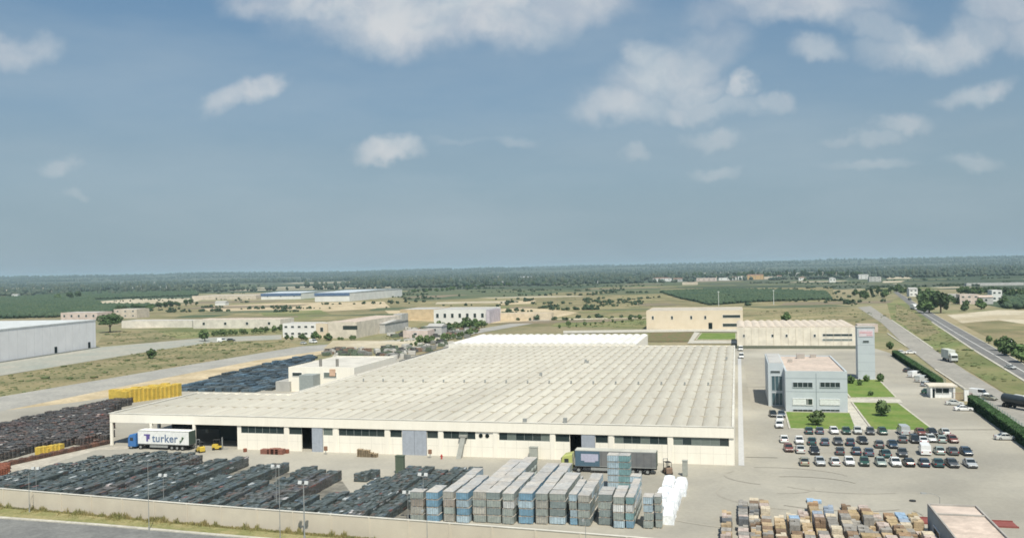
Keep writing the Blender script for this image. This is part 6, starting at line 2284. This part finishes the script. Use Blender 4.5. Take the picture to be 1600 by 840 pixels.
# slanting grey conveyor chute and the duct boxes on the front
xa, xb = ONY(717, 715, 172)[0], ONY(724, 690, 173.6)[0]
t = thing('chute', 'grey slanting chute leaning on the hall front under a window', 'chute', (xa, 172, zz))
m = MB(); m.loft([[(-.5, -.4, 0), (.5, -.4, 0), (.5, .1, 0), (-.5, .1, 0)], [(xb - xa - .5, 1.3, 4.0), (xb - xa + .5, 1.3, 4.0), (xb - xa + .5, 1.75, 4.0), (xb - xa - .5, 1.75, 4.0)]]); m.build('trough', flat('chute_grey', (0.32, 0.32, 0.29), 0.7), t)
m = MB(); m.box(xb - xa - .8, xb - xa + .8, 1.2, 1.9, 4.003, 4.4); m.build('hopper', flat('chute_grey', (0.32, 0.32, 0.29), 0.7), t)
for (u, lb, yy, hh) in ((834, 'grey cabinet standing at the hall front behind the long packs', 172.6, 2.6), (1070, 'narrow grey post cabinet near the white sheeted piles', 164, 2.7), (625, 'tall dark green crate tower at the far end of the dark rows', 157.5, 3.3)):
    x = ONY(u, 715, yy)[0]
    t = thing('cabinet', lb, 'cabinet', (x, yy, zz))
    w = .8 if u != 1070 else .45
    mt = flat('cabinet_grey', (0.36, 0.37, 0.33), 0.7) if u != 625 else flat('cabinet_green', (0.10, 0.13, 0.09), 0.8)
    m = MB(); m.box(-w, w, -.5, .5, .1, hh); m.build('housing', mt, t, bevel=.04)
    m = MB(); m.box(-w - .06, w + .06, -.56, .56, hh + .003, hh + .1); m.box(-w, w, -.45, .45, 0, .097); m.build('cap', mt, t)


# ------------------------------------------------------------------ lamp posts
def street_lamp(x, y, h, label, arm=1.6, double=False, rz=0.0, r=.055, flood=False):
    t = thing('flood_light' if flood else 'street_lamp', label, 'flood light' if flood else 'street lamp', (x, y, 0), rz)
    m = MB(); m.cyl((0, 0, 0), (0, 0, h), r * 1.15, r * .6, 10); m.build('pole', m_steel, t, smooth=False)
    m = MB(); m.cyl((0, 0, 0), (0, 0, .9), r * 1.9, r * 1.7, 10); m.build('base', m_steel, t)
    if flood:
        m = MB(); m.box(-.75, .75, -.06, .06, h, h + .1); m.build('cross_arm', m_steel, t)
        for s_ in (-1, 1):
            m = MB(); m.loft([[(s_ * .5 - .28, -.25, h + .15), (s_ * .5 + .28, -.25, h + .15), (s_ * .5 + .28, -.1, h + .62), (s_ * .5 - .28, -.1, h + .62)], [(s_ * .5 - .2, .2, h + .2), (s_ * .5 + .2, .2, h + .2), (s_ * .5 + .2, .2, h + .55), (s_ * .5 - .2, .2, h + .55)]])
            m.build('lamp_head', flat('lamp_head_grey', (0.55, 0.56, 0.55), 0.5), t)
    else:
        for s_ in ((-1, 1) if double else (1,)):
            m = MB()
            pts = [(0, 0, h), (s_ * arm * .3, 0, h + .35), (s_ * arm * .7, 0, h + .5), (s_ * arm, 0, h + .5)]
            for a, b in zip(pts, pts[1:]):
                m.cyl(a, b, r * .5, n=8)
            m.build('arm', m_steel, t)
            m = MB(); m.loft([[(s_ * (arm + q), -w_, h + .44 - w_ * .3), (s_ * (arm + q), w_, h + .44 - w_ * .3), (s_ * (arm + q), w_ * .6, h + .6), (s_ * (arm + q), -w_ * .6, h + .6)] for q, w_ in ((-.05, .08), (.2, .17), (.7, .14), (.8, .05))])
            m.build('lamp_head', m_steel, t)
    return t


for u, vb, vt, lb in ((46, 802, 738, 'thin street lamp before the wall at far left'), (233, 831, 722, 'thin street lamp before the wall, second from left'), (438, 848, 732, 'thin street lamp before the wall, left of the double flood light'),
                      (668, 862, 790, 'thin street lamp before the wall under the dark rows'), (916, 880, 800, 'thin street lamp before the wall under the wrapped packs')):
    x, y = G(u, vb)
    street_lamp(x, y, ZAT(vt, x, y) if u < 500 else 5.5, lb, rz=-1.6, arm=1.2)
for u, vt, yy, lb in ((56, 734, None, 'twin headed flood light behind the wall near the service lane'), (255, 745, None, 'twin headed flood light behind the wall among dark crates'), (431, 731, None, 'twin headed flood light behind the wall left of the lone thick post'),
                      (661, 744, None, 'twin headed flood light among the dark rows near the packs'), (637, 777, None, 'low twin headed flood light behind the wall at the right end of the dark rows')):
    x, y = G(u, vt + 62)
    y2 = 128.5
    x = ONY(u, vt, y2)[0]
    h = ONY(u, vt, y2)[1]
    street_lamp(x, y2, max(4, h), lb, flood=True, r=.05)
x, y = G(476, 846)
street_lamp(x, y, ZAT(757, x, y), 'thicker twin headed flood light standing outside the wall', flood=True, r=.1)
x, y = G(1469, 812)
street_lamp(x, y, ZAT(776, x, y), 'curved thin lamp post behind the low pink roofed building', arm=1.8, rz=math.pi, r=.06)
for (u, vb, h, lb) in ((1123, 478, 13, 'thin tall mast standing before the triangular orchard, left one'), (1209, 476, 13, 'thin tall mast standing before the triangular orchard, right one')):
    x, y = G(u, vb)
    t = thing('mast', lb, 'mast', (x, y, 0))
    m = MB(); m.cyl((0, 0, 0), (0, 0, h), .28, .18, 8); m.build('pole', flat('mast_white', (0.7, 0.72, 0.7), 0.6), t)
    m = MB(); m.box(-.9, .9, -.2, .2, h, h + .5); m.build('lamp_bar', flat('mast_white', (0.7, 0.72, 0.7), 0.6), t)

# ------------------------------------------------------------------ scrap yard clutter beyond the works building
rs = random.Random(77)
mt_l = [flat('scrap_grey', (0.25, 0.25, 0.23), 0.8), flat('scrap_pale', (0.52, 0.50, 0.46), 0.8), flat('scrap_dark', (0.09, 0.09, 0.085), 0.8), flat('scrap_brown', (0.22, 0.15, 0.11), 0.8), flat('scrap_green', (0.12, 0.15, 0.10), 0.8)]
its = []
heaps = []
for poly, n, lb in (([(500, 560), (520, 547), (640, 545), (650, 552), (620, 560)], 60, 'low scrap heap behind the works building'), ([(600, 545), (700, 533), (742, 524), (690, 548), (640, 560), (600, 566)], 50, 'low scrap heap beside the long shed'),
                    ([(600, 528), (640, 512), (740, 512), (745, 518), (690, 528)], 60, 'scrap heap in the far scrap yard before the white building')):
    P = uvs(*poly)
    xs, ys = [p[0] for p in P], [p[1] for p in P]
    k = 0
    while k < n:
        x, y = rs.uniform(min(xs), max(xs)), rs.uniform(min(ys), max(ys))
        if not in_poly(x, y, P) or (x > -127 and 298 < y < 345) or (x > -113 and y < 402) or (x > -117 and 350 < y < 402):
            k += .05
            continue
        k += 1
        m = MB()
        for q in range(5):
            a, b = rs.uniform(-1.4, 1.4), rs.uniform(-1.2, 1.2)
            w, l, h = rs.uniform(.5, 1.5), rs.uniform(.4, 1.3), rs.uniform(.5, 2.0)
            m.box(a - w, a + w, b - l, b + l, 0, h)
        o = m.build('scrap_heap', rs.choice(mt_l))
        o.location = (x, y, zz)
        o.rotation_euler = (0, 0, rs.uniform(0, 3))
        tag(o, lb, 'scrap heap', lb.replace('heap', 'heaps'))
